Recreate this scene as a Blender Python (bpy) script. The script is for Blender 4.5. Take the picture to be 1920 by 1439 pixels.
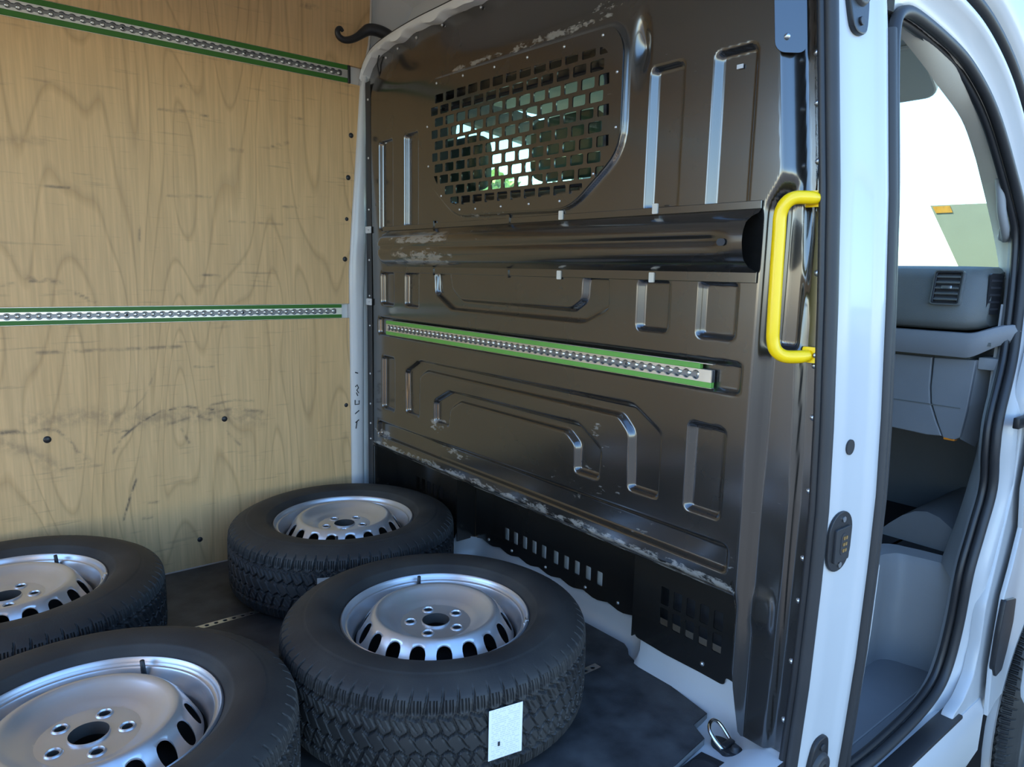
import bpy, bmesh, math, random
import numpy as np
from mathutils import Matrix, Vector, Quaternion
random.seed(7); np.random.seed(7)
PI = math.pi
scene = bpy.context.scene
for o in list(bpy.data.objects): bpy.data.objects.remove(o, do_unlink=True)

# ------------------------------------------------------------------ camera, sky, sun, exposure
# van axes: x = forward (bulkhead at 0), y = across (far side wall at 2.43), z = up (load floor at 0)
cam_d = bpy.data.cameras.new('camera'); cam = bpy.data.objects.new('camera', cam_d)
scene.collection.objects.link(cam); scene.camera = cam
cam_d.sensor_width = 36; cam_d.lens = 25.044; cam_d.clip_start = .02; cam_d.clip_end = 500
RIGHT = Vector((0.78004, -0.62532, 0.02251)); DOWN = Vector((-0.07970, -0.13498, -0.98764)); FWD = Vector((0.62063, 0.76860, -0.15512))
m = Matrix((RIGHT, -DOWN, -FWD)).transposed().to_4x4(); m.translation = (-1.25, 0, 1.0096); cam.matrix_world = m

world = bpy.data.worlds.new('sky'); scene.world = world; world.use_nodes = True
wn = world.node_tree.nodes; wl = world.node_tree.links
for n in list(wn): wn.remove(n)
wo = wn.new('ShaderNodeOutputWorld'); bg = wn.new('ShaderNodeBackground'); sky = wn.new('ShaderNodeTexSky')
sky.sky_type = 'NISHITA'; sky.sun_disc = False; sky.sun_elevation = math.radians(42); sky.sun_rotation = math.radians(60)
sky.dust_density = .5; sky.ozone_density = 2.5; sky.air_density = 1.0
bg.inputs[1].default_value = .55
hs = wn.new('ShaderNodeHueSaturation'); hs.inputs['Saturation'].default_value = 1.15
wl.new(sky.outputs[0], hs.inputs['Color']); wl.new(hs.outputs[0], bg.inputs[0]); wl.new(bg.outputs[0], wo.inputs[0])
sun_d = bpy.data.lights.new('sun', 'SUN'); sun = bpy.data.objects.new('sun', sun_d); scene.collection.objects.link(sun)
sun_d.energy = 9.0; sun_d.angle = .0093; sun_d.color = (1, .93, .82)
SUN_DIR = Vector((-.42, .50, .76)).normalized()         # towards the sun: behind the van and beyond its far side, shining in at the open rear
sun.rotation_euler = SUN_DIR.to_track_quat('Z', 'Y').to_euler()
sky.sun_rotation = math.atan2(SUN_DIR.x, SUN_DIR.y); sky.sun_elevation = math.asin(SUN_DIR.z)
vs = scene.view_settings
vs.view_transform = 'Standard'; vs.look = 'None'; vs.gamma = 1; vs.use_curve_mapping = False; vs.exposure = 0.55

# ------------------------------------------------------------------ helpers
COL = scene.collection
def link(o, parent=None):
    COL.objects.link(o)
    if parent is not None: o.parent = parent
    return o
def tag(o, label=None, cat=None, group=None, kind=None):
    if label: o['label'] = label
    if cat: o['category'] = cat
    if group: o['group'] = group
    if kind: o['kind'] = kind
    return o
def empty(name, loc=(0, 0, 0)):
    o = bpy.data.objects.new(name, None); o.empty_display_size = .05; o.location = loc; return link(o)
def pyobj(name, v, f, mat, parent=None, smooth=False, world=True):
    me = bpy.data.meshes.new(name); me.from_pydata([tuple(map(float, p)) for p in v], [], [tuple(map(int, q)) for q in f]); me.validate(); me.update()
    return mobj(name, me, mat, parent, smooth, world)
def mobj(name, me, mat, parent=None, smooth=False, world=True):
    if mat is not None:
        me.materials.clear(); me.materials.append(mat)
    if smooth: me.shade_smooth()
    o = bpy.data.objects.new(name, me); link(o, parent)
    if parent is not None and world:                    # vertices are world coordinates: undo the parent's offset
        o.matrix_parent_inverse = PMAT(parent).inverted()
    return o
def PMAT(p):
    mt = p.matrix_basis.copy()
    q = p
    while q.parent is not None:
        mt = q.parent.matrix_basis @ q.matrix_parent_inverse @ mt; q = q.parent
    return mt
def bmobj(name, bm, mat, parent=None, smooth=False, world=True, angle=None):
    bmesh.ops.recalc_face_normals(bm, faces=bm.faces)
    me = bpy.data.meshes.new(name); bm.to_mesh(me); bm.free()
    o = mobj(name, me, mat, parent, smooth, world)
    if angle is not None: me.shade_smooth(); me.set_sharp_from_angle(angle=math.radians(angle))
    return o
def add_box(bm, lo, hi, bevel=0, seg=2, mat4=None):
    r = bmesh.ops.create_cube(bm, size=1); vs_ = r['verts']
    c = [(a + b) / 2 for a, b in zip(lo, hi)]; s = [abs(b - a) for a, b in zip(lo, hi)]
    for v in vs_: v.co = Vector((c[0] + v.co.x * s[0], c[1] + v.co.y * s[1], c[2] + v.co.z * s[2]))
    if bevel:
        es = list({e for v in vs_ for e in v.link_edges})
        rb = bmesh.ops.bevel(bm, geom=es, offset=bevel, segments=seg, affect='EDGES', profile=.5)
        vs_ = list({v for f in rb['faces'] for v in f.verts} | {v for v in vs_ if v.is_valid})
    if mat4 is not None:
        for v in vs_: v.co = mat4 @ v.co
    return vs_
def box(name, lo, hi, mat, parent=None, bevel=0, seg=2, mat4=None):
    bm = bmesh.new(); add_box(bm, lo, hi, bevel, seg, mat4)
    return bmobj(name, bm, mat, parent, angle=35 if bevel else None)
def plate(name, outer, holes, thick, M, mat, parent=None, bevel=0, angle=30):
    """flat sheet with holes: 2D outlines, thickness along local z, placed by matrix M"""
    cu = bpy.data.curves.new(name, 'CURVE'); cu.dimensions = '2D'; cu.fill_mode = 'BOTH'
    cu.extrude = max(thick / 2 - bevel, .0001); cu.bevel_depth = bevel; cu.bevel_resolution = 1; cu.offset = -bevel
    for ring in [outer] + list(holes):
        sp = cu.splines.new('POLY'); sp.points.add(len(ring) - 1); sp.use_cyclic_u = True
        for p_, q in zip(sp.points, ring): p_.co = (q[0], q[1], 0, 1)
    tmp = bpy.data.objects.new(name, cu); COL.objects.link(tmp)
    me = bpy.data.meshes.new_from_object(tmp); bpy.data.objects.remove(tmp); bpy.data.curves.remove(cu)
    me.transform(M); me.name = name
    o = mobj(name, me, mat, parent)
    me.shade_smooth(); me.set_sharp_from_angle(angle=math.radians(angle))
    return o
def frame(origin, xa, ya):
    xa = Vector(xa).normalized(); ya = Vector(ya).normalized(); za = xa.cross(ya)
    M = Matrix((xa, ya, za)).transposed().to_4x4(); M.translation = origin; return M
YZ = lambda x: frame((x, 0, 0), (0, 1, 0), (0, 0, 1))            # outline given as (y, z) in the plane x
XZ = lambda y: frame((0, y, 0), (1, 0, 0), (0, 0, 1))            # outline given as (x, z) in the plane y
XY = lambda z: frame((0, 0, z), (1, 0, 0), (0, 1, 0))
def rrect(x0, y0, x1, y1, r, n=5):
    if x0 > x1: x0, x1 = x1, x0
    if y0 > y1: y0, y1 = y1, y0
    out = []
    for cx, cy, a in ((x1 - r, y1 - r, 0), (x0 + r, y1 - r, 90), (x0 + r, y0 + r, 180), (x1 - r, y0 + r, 270)):
        for k in range(n + 1):
            t = math.radians(a + 90 * k / n); out.append((cx + r * math.cos(t), cy + r * math.sin(t)))
    return out
def circle(cx, cy, r, n=16, ry=None):
    return [(cx + r * math.cos(2 * PI * k / n), cy + (ry or r) * math.sin(2 * PI * k / n)) for k in range(n)]
def rpoly(pts, r, n=4):
    """polygon with rounded corners"""
    out = []; N = len(pts); P = [Vector(p).to_2d() for p in pts]
    for i in range(N):
        a, b, c = P[i - 1], P[i], P[(i + 1) % N]
        d1 = (a - b); d2 = (c - b); k = min(r, d1.length * .45, d2.length * .45)
        s = b + d1.normalized() * k; e = b + d2.normalized() * k
        for j in range(n + 1):
            t = j / n; q = s.lerp(b, t).lerp(b.lerp(e, t), t); out.append((q.x, q.y))
    return out
def catmull(pts, n=6, closed=False):
    P = [Vector(p) for p in pts]; N = len(P); out = []
    rng = range(N if closed else N - 1)
    for i in rng:
        g = (lambda k: P[k % N]) if closed else (lambda k: P[min(max(k, 0), N - 1)])
        p0, p1, p2, p3 = g(i - 1), g(i), g(i + 1), g(i + 2)
        for j in range(n):
            t = j / n
            out.append(.5 * (2 * p1 + (p2 - p0) * t + (2 * p0 - 5 * p1 + 4 * p2 - p3) * t * t + (3 * p1 - p0 - 3 * p2 + p3) * t ** 3))
    if not closed: out.append(P[-1])
    return out
def tube_bm(bm, pts, rad, n=10, closed=False, squash=None):
    """sweep a circle along points; squash=(vector, factor) flattens it in one direction"""
    P = [Vector(p) for p in pts]; N = len(P); rings = []
    t0 = (P[1] - P[0]).normalized(); up = Vector((0, 0, 1)) if abs(t0.z) < .9 else Vector((1, 0, 0))
    nrm = (up - t0 * up.dot(t0)).normalized(); prev = t0
    for i in range(N):
        if closed: t = (P[(i + 1) % N] - P[i - 1]).normalized()
        else: t = (P[min(i + 1, N - 1)] - P[max(i - 1, 0)]).normalized()
        nrm = prev.rotation_difference(t) @ nrm; prev = t; bn = t.cross(nrm)
        r = rad[i] if isinstance(rad, (list, tuple)) else rad
        ring = []
        for k in range(n):
            a = 2 * PI * k / n; d = nrm * (math.cos(a) * r) + bn * (math.sin(a) * r)
            if squash: d = d - squash[0] * d.dot(squash[0]) * (1 - squash[1])
            ring.append(bm.verts.new(P[i] + d))
        rings.append(ring)
    for i in range(N if closed else N - 1):
        a, b = rings[i], rings[(i + 1) % N]
        for k in range(n): bm.faces.new((a[k], a[(k + 1) % n], b[(k + 1) % n], b[k]))
    if not closed: bm.faces.new(rings[0][::-1]); bm.faces.new(rings[-1])
def tube(name, pts, rad, mat, parent=None, n=10, closed=False, squash=None):
    bm = bmesh.new(); tube_bm(bm, pts, rad, n, closed, squash)
    return bmobj(name, bm, mat, parent, angle=50)
def loft(name, rows, mat, parent=None, smooth=True, close=False, angle=40):
    """skin between rows of points (each row the same length)"""
    v = [p for r in rows for p in r]; n = len(rows[0]); f = []
    for i in range(len(rows) - 1):
        for k in range(n if close else n - 1): f.append((i * n + k, i * n + (k + 1) % n, (i + 1) * n + (k + 1) % n, (i + 1) * n + k))
    o = pyobj(name, v, f, mat, parent, smooth)
    if smooth: o.data.set_sharp_from_angle(angle=math.radians(angle))
    return o
def prism(name, prof, a, b, axis, mat, parent=None, bevel=0, angle=35):
    """closed 2D profile extruded along an axis ('x': profile (y,z); 'y': (x,z); 'z': (x,y))"""
    put = {'x': lambda p, t: (t, p[0], p[1]), 'y': lambda p, t: (p[0], t, p[1]), 'z': lambda p, t: (p[0], p[1], t)}[axis]
    bm = bmesh.new(); A = [bm.verts.new(put(p, a)) for p in prof]; B = [bm.verts.new(put(p, b)) for p in prof]; n = len(prof)
    for k in range(n): bm.faces.new((A[k], A[(k + 1) % n], B[(k + 1) % n], B[k]))
    bm.faces.new(A[::-1]); bm.faces.new(B)
    if bevel: bmesh.ops.bevel(bm, geom=list(bm.edges), offset=bevel, segments=2, affect='EDGES', profile=.5)
    return bmobj(name, bm, mat, parent, angle=angle)
def lathe_mesh(name, prof, n=96, cap=False):
    v = []; f = []; m_ = len(prof)
    for k in range(n):
        a = 2 * PI * k / n
        for r, z in prof: v.append((r * math.cos(a), r * math.sin(a), z))
    for k in range(n):
        for j in range(m_ - 1): f.append((k * m_ + j, ((k + 1) % n) * m_ + j, ((k + 1) % n) * m_ + j + 1, k * m_ + j + 1))
    me = bpy.data.meshes.new(name); me.from_pydata(v, [], f); me.update(); return me

# ------------------------------------------------------------------ materials
def newmat(name):
    mt = bpy.data.materials.new(name); mt.use_nodes = True; nt = mt.node_tree
    return mt, nt, nt.nodes['Principled BSDF']
def nd(nt, typ, **kw):
    n = nt.nodes.new(typ)
    for k, v in kw.items():
        if k.startswith('i_'): n.inputs[int(k[2:])].default_value = v
        else: setattr(n, k, v)
    return n
def simple(name, col, rough=.5, metal=0, spec=.5, var=.0, vscale=8, bump=0, bscale=200, coat=0, coat_r=.1):
    mt, nt, b = newmat(name)
    b.inputs['Base Color'].default_value = (*col, 1); b.inputs['Roughness'].default_value = rough
    b.inputs['Metallic'].default_value = metal; b.inputs['Specular IOR Level'].default_value = spec
    b.inputs['Coat Weight'].default_value = coat; b.inputs['Coat Roughness'].default_value = coat_r
    tc = nd(nt, 'ShaderNodeTexCoord')
    if var:
        no = nd(nt, 'ShaderNodeTexNoise'); no.inputs['Scale'].default_value = vscale; no.inputs['Detail'].default_value = 6
        nt.links.new(tc.outputs['Object'], no.inputs['Vector'])
        mr = nd(nt, 'ShaderNodeMapRange'); mr.inputs[1].default_value = .25; mr.inputs[2].default_value = .75
        mr.inputs[3].default_value = 1 - var; mr.inputs[4].default_value = 1 + var
        nt.links.new(no.outputs[0], mr.inputs[0])
        mx = nd(nt, 'ShaderNodeVectorMath', operation='SCALE'); mx.inputs[0].default_value = col
        nt.links.new(mr.outputs[0], mx.inputs['Scale']); nt.links.new(mx.outputs[0], b.inputs['Base Color'])
    if bump:
        nb = nd(nt, 'ShaderNodeTexNoise'); nb.inputs['Scale'].default_value = bscale; nb.inputs['Detail'].default_value = 3
        nt.links.new(tc.outputs['Object'], nb.inputs['Vector'])
        bp = nd(nt, 'ShaderNodeBump'); bp.inputs['Strength'].default_value = bump; bp.inputs['Distance'].default_value = .002
        nt.links.new(nb.outputs[0], bp.inputs['Height']); nt.links.new(bp.outputs[0], b.inputs['Normal'])
    return mt
def plywood():
    mt, nt, b = newmat('birch_plywood'); L = nt.links.new
    tc = nd(nt, 'ShaderNodeTexCoord')
    mp = nd(nt, 'ShaderNodeMapping'); mp.inputs['Scale'].default_value = (3.0, 1, .50); L(tc.outputs['Object'], mp.inputs['Vector'])
    n1 = nd(nt, 'ShaderNodeTexNoise'); n1.inputs['Scale'].default_value = 1.5; n1.inputs['Detail'].default_value = 1.2; n1.inputs['Distortion'].default_value = .22
    L(mp.outputs[0], n1.inputs['Vector'])
    mu = nd(nt, 'ShaderNodeMath', operation='MULTIPLY'); mu.inputs[1].default_value = 15; L(n1.outputs[0], mu.inputs[0])
    fr = nd(nt, 'ShaderNodeMath', operation='FRACT'); L(mu.outputs[0], fr.inputs[0])
    r1 = nd(nt, 'ShaderNodeValToRGB'); e = r1.color_ramp.elements
    e[0].position = 0; e[0].color = (.60, .56, .5, 1); e[1].position = .13; e[1].color = (1, 1, 1, 1)
    x = r1.color_ramp.elements.new(.9); x.color = (.9, .9, .9, 1); x = r1.color_ramp.elements.new(1); x.color = (.62, .62, .62, 1)
    L(fr.outputs[0], r1.inputs[0])
    mp2 = nd(nt, 'ShaderNodeMapping'); mp2.inputs['Scale'].default_value = (60, 1, 2.4); L(tc.outputs['Object'], mp2.inputs['Vector'])
    n2 = nd(nt, 'ShaderNodeTexNoise'); n2.inputs['Scale'].default_value = 2.2; n2.inputs['Detail'].default_value = 5; L(mp2.outputs[0], n2.inputs['Vector'])
    n3 = nd(nt, 'ShaderNodeTexNoise'); n3.inputs['Scale'].default_value = 2.0; n3.inputs['Detail'].default_value = 3; L(mp.outputs[0], n3.inputs['Vector'])
    c1 = nd(nt, 'ShaderNodeMix', data_type='RGBA'); c1.inputs[6].default_value = (.66, .415, .185, 1); c1.inputs[7].default_value = (.74, .50, .255, 1)
    L(n3.outputs[0], c1.inputs[0])
    g = nd(nt, 'ShaderNodeMapRange'); g.inputs[1].default_value = .3; g.inputs[2].default_value = .7; g.inputs[3].default_value = .88; g.inputs[4].default_value = 1.08
    L(n2.outputs[0], g.inputs[0])
    v1 = nd(nt, 'ShaderNodeVectorMath', operation='SCALE'); L(c1.outputs[2], v1.inputs[0]); L(g.outputs[0], v1.inputs['Scale'])
    gl = nd(nt, 'ShaderNodeMix', data_type='RGBA', blend_type='MULTIPLY'); gl.inputs[0].default_value = .55
    L(v1.outputs[0], gl.inputs[6]); L(r1.outputs[0], gl.inputs[7])
    # scuffs: rubbed marks stored on the panel, broken up by noise
    at = nd(nt, 'ShaderNodeAttribute', attribute_name='scuff')
    n4 = nd(nt, 'ShaderNodeTexNoise'); n4.inputs['Scale'].default_value = 45; n4.inputs['Detail'].default_value = 6; L(tc.outputs['Object'], n4.inputs['Vector'])
    m4 = nd(nt, 'ShaderNodeMapRange'); m4.inputs[1].default_value = .35; m4.inputs[2].default_value = .62; L(n4.outputs[0], m4.inputs[0])
    ms = nd(nt, 'ShaderNodeMath', operation='MULTIPLY'); L(at.outputs['Fac'], ms.inputs[0]); L(m4.outputs[0], ms.inputs[1])
    # general handling dirt, fine horizontal rubs
    mp5 = nd(nt, 'ShaderNodeMapping'); mp5.inputs['Scale'].default_value = (2.2, 1, 26); L(tc.outputs['Object'], mp5.inputs['Vector'])
    n5 = nd(nt, 'ShaderNodeTexNoise'); n5.inputs['Scale'].default_value = 3; n5.inputs['Detail'].default_value = 7; L(mp5.outputs[0], n5.inputs['Vector'])
    m5 = nd(nt, 'ShaderNodeMapRange'); m5.inputs[1].default_value = .62; m5.inputs[2].default_value = .80; m5.inputs[4].default_value = .35; L(n5.outputs[0], m5.inputs[0])
    mm = nd(nt, 'ShaderNodeMath', operation='MAXIMUM'); L(ms.outputs[0], mm.inputs[0]); L(m5.outputs[0], mm.inputs[1])
    mx = nd(nt, 'ShaderNodeMix', data_type='RGBA'); mx.inputs[7].default_value = (.07, .06, .055, 1)
    L(mm.outputs[0], mx.inputs[0]); L(gl.outputs[2], mx.inputs[6]); L(mx.outputs[2], b.inputs['Base Color'])
    b.inputs['Roughness'].default_value = .52; b.inputs['Specular IOR Level'].default_value = .35
    bp = nd(nt, 'ShaderNodeBump'); bp.inputs['Strength'].default_value = .12; bp.inputs['Distance'].default_value = .001
    L(n2.outputs[0], bp.inputs['Height']); L(bp.outputs[0], b.inputs['Normal'])
    return mt
def black_paint():
    mt, nt, b = newmat('black_painted_steel'); L = nt.links.new
    tc = nd(nt, 'ShaderNodeTexCoord'); at = nd(nt, 'ShaderNodeAttribute', attribute_name='wear')
    n1 = nd(nt, 'ShaderNodeTexNoise'); n1.inputs['Scale'].default_value = 38; n1.inputs['Detail'].default_value = 8; n1.inputs['Roughness'].default_value = .7
    mp = nd(nt, 'ShaderNodeMapping'); mp.inputs['Scale'].default_value = (1, .55, 1.5); L(tc.outputs['Object'], mp.inputs['Vector']); L(mp.outputs[0], n1.inputs['Vector'])
    ad = nd(nt, 'ShaderNodeMath', operation='ADD'); L(n1.outputs[0], ad.inputs[0])
    sc = nd(nt, 'ShaderNodeMath', operation='MULTIPLY'); sc.inputs[1].default_value = .30; L(at.outputs['Fac'], sc.inputs[0]); L(sc.outputs[0], ad.inputs[1])
    mr = nd(nt, 'ShaderNodeMapRange'); mr.inputs[1].default_value = .735; mr.inputs[2].default_value = .82; mr.inputs[4].default_value = .75; L(ad.outputs[0], mr.inputs[0])
    # fine pale scratches
    mp2 = nd(nt, 'ShaderNodeMapping'); mp2.inputs['Scale'].default_value = (1, 5, 60); mp2.inputs['Rotation'].default_value = (.9, 0, 0); L(tc.outputs['Object'], mp2.inputs['Vector'])
    n2 = nd(nt, 'ShaderNodeTexNoise'); n2.inputs['Scale'].default_value = 7; n2.inputs['Detail'].default_value = 5; L(mp2.outputs[0], n2.inputs['Vector'])
    m2 = nd(nt, 'ShaderNodeMapRange'); m2.inputs[1].default_value = .715; m2.inputs[2].default_value = .78; m2.inputs[4].default_value = .30; L(n2.outputs[0], m2.inputs[0])
    mm = nd(nt, 'ShaderNodeMath', operation='MAXIMUM'); L(mr.outputs[0], mm.inputs[0]); L(m2.outputs[0], mm.inputs[1])
    mx = nd(nt, 'ShaderNodeMix', data_type='RGBA'); mx.inputs[6].default_value = (.013, .0115, .010, 1); mx.inputs[7].default_value = (.30, .285, .26, 1)
    L(mm.outputs[0], mx.inputs[0]); L(mx.outputs[2], b.inputs['Base Color'])
    b.inputs['Roughness'].default_value = .34; b.inputs['IOR'].default_value = 1.6
    n3 = nd(nt, 'ShaderNodeTexNoise'); n3.inputs['Scale'].default_value = 5; n3.inputs['Detail'].default_value = 4; L(tc.outputs['Object'], n3.inputs['Vector'])
    m3 = nd(nt, 'ShaderNodeMapRange'); m3.inputs[3].default_value = .20; m3.inputs[4].default_value = .32; L(n3.outputs[0], m3.inputs[0]); L(m3.outputs[0], b.inputs['Roughness'])
    b.inputs['Coat Weight'].default_value = 1.0; b.inputs['Coat Roughness'].default_value = .14; b.inputs['Coat IOR'].default_value = 1.75
    return mt
def glass(name, tint):
    mt = bpy.data.materials.new(name); mt.use_nodes = True; nt = mt.node_tree
    for n in list(nt.nodes): nt.nodes.remove(n)
    out = nd(nt, 'ShaderNodeOutputMaterial'); tr = nd(nt, 'ShaderNodeBsdfTransparent'); gl = nd(nt, 'ShaderNodeBsdfGlossy'); mx = nd(nt, 'ShaderNodeMixShader')
    tr.inputs[0].default_value = (*tint, 1); gl.inputs['Roughness'].default_value = .02; mx.inputs[0].default_value = .06
    nt.links.new(tr.outputs[0], mx.inputs[1]); nt.links.new(gl.outputs[0], mx.inputs[2]); nt.links.new(mx.outputs[0], out.inputs[0])
    return mt
def floor_mat():
    mt, nt, b = newmat('dark_phenolic_floor'); L = nt.links.new; tc = nd(nt, 'ShaderNodeTexCoord')
    n1 = nd(nt, 'ShaderNodeTexNoise'); n1.inputs['Scale'].default_value = 14; n1.inputs['Detail'].default_value = 8; L(tc.outputs['Object'], n1.inputs['Vector'])
    n2 = nd(nt, 'ShaderNodeTexNoise'); n2.inputs['Scale'].default_value = 260; n2.inputs['Detail'].default_value = 2; L(tc.outputs['Object'], n2.inputs['Vector'])
    r = nd(nt, 'ShaderNodeValToRGB'); e = r.color_ramp.elements; e[0].position = .32; e[0].color = (.028, .028, .030, 1); e[1].position = .68; e[1].color = (.078, .078, .080, 1)
    L(n1.outputs[0], r.inputs[0]); L(r.outputs[0], b.inputs['Base Color'])
    b.inputs['Roughness'].default_value = .5
    bp = nd(nt, 'ShaderNodeBump'); bp.inputs['Strength'].default_value = .35; bp.inputs['Distance'].default_value = .001; L(n2.outputs[0], bp.inputs['Height']); L(bp.outputs[0], b.inputs['Normal'])
    return mt
def rubber():
    mt, nt, b = newmat('tyre_rubber'); L = nt.links.new; tc = nd(nt, 'ShaderNodeTexCoord')
    n1 = nd(nt, 'ShaderNodeTexNoise'); n1.inputs['Scale'].default_value = 9; n1.inputs['Detail'].default_value = 8; L(tc.outputs['Object'], n1.inputs['Vector'])
    r = nd(nt, 'ShaderNodeValToRGB'); e = r.color_ramp.elements; e[0].position = .3; e[0].color = (.017, .017, .018, 1); e[1].position = .75; e[1].color = (.042, .040, .037, 1)
    L(n1.outputs[0], r.inputs[0]); L(r.outputs[0], b.inputs['Base Color']); b.inputs['Roughness'].default_value = .62
    n2 = nd(nt, 'ShaderNodeTexNoise'); n2.inputs['Scale'].default_value = 300; L(tc.outputs['Object'], n2.inputs['Vector'])
    bp = nd(nt, 'ShaderNodeBump'); bp.inputs['Strength'].default_value = .2; bp.inputs['Distance'].default_value = .001; L(n2.outputs[0], bp.inputs['Height']); L(bp.outputs[0], b.inputs['Normal'])
    return mt
def paper():
    mt, nt, b = newmat('printed_paper'); L = nt.links.new
    uv = nd(nt, 'ShaderNodeUVMap', uv_map='UVMap'); sx = nd(nt, 'ShaderNodeSeparateXYZ'); L(uv.outputs[0], sx.inputs[0])
    def mth(op, a, v=None, c=None):
        n = nd(nt, 'ShaderNodeMath', operation=op); L(a, n.inputs[0])
        if v is not None: n.inputs[1].default_value = v
        if c is not None: L(c, n.inputs[1])
        return n.outputs[0]
    rows = mth('MULTIPLY', sx.outputs[1], 15); fr = mth('FRACT', rows); fl = mth('FLOOR', rows)
    line = mth('LESS_THAN', fr, .5)
    cb_ = nd(nt, 'ShaderNodeCombineXYZ'); L(mth('MULTIPLY', sx.outputs[0], 9), cb_.inputs[0]); L(mth('MULTIPLY', fl, 3.7), cb_.inputs[1])
    no = nd(nt, 'ShaderNodeTexNoise'); no.inputs['Scale'].default_value = 1.6; no.inputs['Detail'].default_value = 4; L(cb_.outputs[0], no.inputs['Vector'])
    word = mth('GREATER_THAN', no.outputs[0], .47)
    mar = mth('MULTIPLY', mth('GREATER_THAN', sx.outputs[0], .08), c=mth('LESS_THAN', sx.outputs[0], .92))
    fac = mth('MULTIPLY', mth('MULTIPLY', mth('MULTIPLY', line, c=word), c=mar), .32)
    mx = nd(nt, 'ShaderNodeMix', data_type='RGBA'); mx.inputs[6].default_value = (.84, .84, .84, 1); mx.inputs[7].default_value = (.30, .33, .38, 1)
    L(fac, mx.inputs[0]); L(mx.outputs[2], b.inputs['Base Color'])
    b.inputs['Roughness'].default_value = .7
    return mt
M_ply = plywood(); M_black = black_paint(); M_floor = floor_mat(); M_rub = rubber(); M_paper = paper()
M_white = simple('white_body_paint', (.55, .55, .55), .34, var=.03, vscale=3, coat=.25, coat_r=.08)
M_white2 = simple('white_inner_paint', (.74, .74, .72), .4, var=.04, vscale=4)
M_seal = simple('black_rubber_seal', (.028, .028, .03), .5, var=.15, bump=.1)
M_blackpl = simple('black_plastic', (.018, .018, .02), .42, var=.1, bump=.1)
M_alu = simple('aluminium', (.78, .77, .74), .32, .9, var=.06, vscale=40)
M_steel = simple('zinc_steel', (.55, .55, .55), .3, .95, var=.1, vscale=60)
M_silver = simple('silver_wheel_paint', (.66, .66, .67), .33, .75, var=.05, vscale=12, coat=.3, coat_r=.2)
M_green_d = simple('dark_green_strip', (.035, .16, .015), .5, var=.1)
M_green_l = simple('bright_green_strip', (.135, .36, .06), .5, var=.08)
M_yellow = simple('yellow_powder_coat', (1.0, .64, .0), .35, var=.04, coat=.3)
M_grey = simple('grey_cab_plastic', (.20, .205, .215), .5, var=.05, bump=.15, bscale=400)
M_grey2 = simple('light_grey_cab_plastic', (.30, .305, .31), .5, var=.05, bump=.12, bscale=400)
M_dash = simple('dark_dash_plastic', (.125, .13, .122), .5, var=.08, bump=.5, bscale=500)
M_trim = simple('beige_grey_pillar_trim', (.64, .59, .50), .6, var=.03, bump=.1, bscale=300)
M_head = simple('cream_headliner', (.74, .71, .60), .8, var=.03)
M_mat = simple('black_cab_mat', (.012, .012, .014), .7, var=.2, bump=.3, bscale=150)
M_seat = simple('seat_fabric', (.09, .10, .095), .8, var=.15, bump=.3, bscale=250)
M_ground = simple('asphalt', (.09, .083, .073), .9, var=.15, vscale=3, bump=.5, bscale=40)
M_groove = simple('dull_aluminium_groove', (.26, .26, .27), .45, .8, var=.1, vscale=60)
M_wheel_shade = simple('painted_wheel_shade', (.05, .048, .045), .7, .2, var=.2)  # dark base colour stands in for shade inside the barrel and bolt holes
M_gold = simple('gold_contact', (.9, .55, .2), .25, 1.0, var=.05)
M_chrome = simple('chrome_ring', (.75, .72, .66), .15, 1.0, var=.05)
M_ink = simple('black_ink', (.03, .03, .035), .6, var=.1)
M_yell_st = simple('yellow_sticker', (.40, .20, .01), .5, var=.25, vscale=90)
M_screen = simple('pale_green_panel', (.19, .22, .165), .5, var=.08, vscale=5)
M_orange = simple('orange_reflector', (.8, .25, .02), .3, var=.1)
M_glass = glass('tinted_windscreen_glass', (.80, .93, .84)); M_glass2 = glass('bulkhead_window_glass', (.82, .95, .86))
M_leaf = simple('tree_leaves', (.42, .52, .14), .7, var=.4, vscale=4); M_bark = simple('tree_bark', (.09, .06, .04), .9, var=.2)
M_edge = simple('cut_board_edge', (.22, .21, .20), .6, var=.15, vscale=60)
M_card = simple('grey_card', (.42, .40, .37), .6, var=.05)

# ------------------------------------------------------------------ van body: shell, roof, floor
YB_Z = [-.8, -.65, -.3, 0, .2, .41, .57, .73, .97, 1.17, 1.5, 1.9, 2.3]
YB_Y = [.72, .70, .68, .662, .652, .647, .646, .652, .666, .681, .716, .77, .84]
def yb(z): return float(np.interp(z, YB_Z, YB_Y))      # section of the near body side
def S(t):
    t = np.clip(t, 0, 1); return t * t * (3 - 2 * t)

ground = pyobj('ground', [(-60, -60, -.69), (60, -60, -.69), (60, 60, -.69), (-60, 60, -.69)], [(0, 1, 2, 3)], M_ground)
tag(ground, 'grey asphalt ground under and around the van', 'ground', kind='structure')

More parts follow.
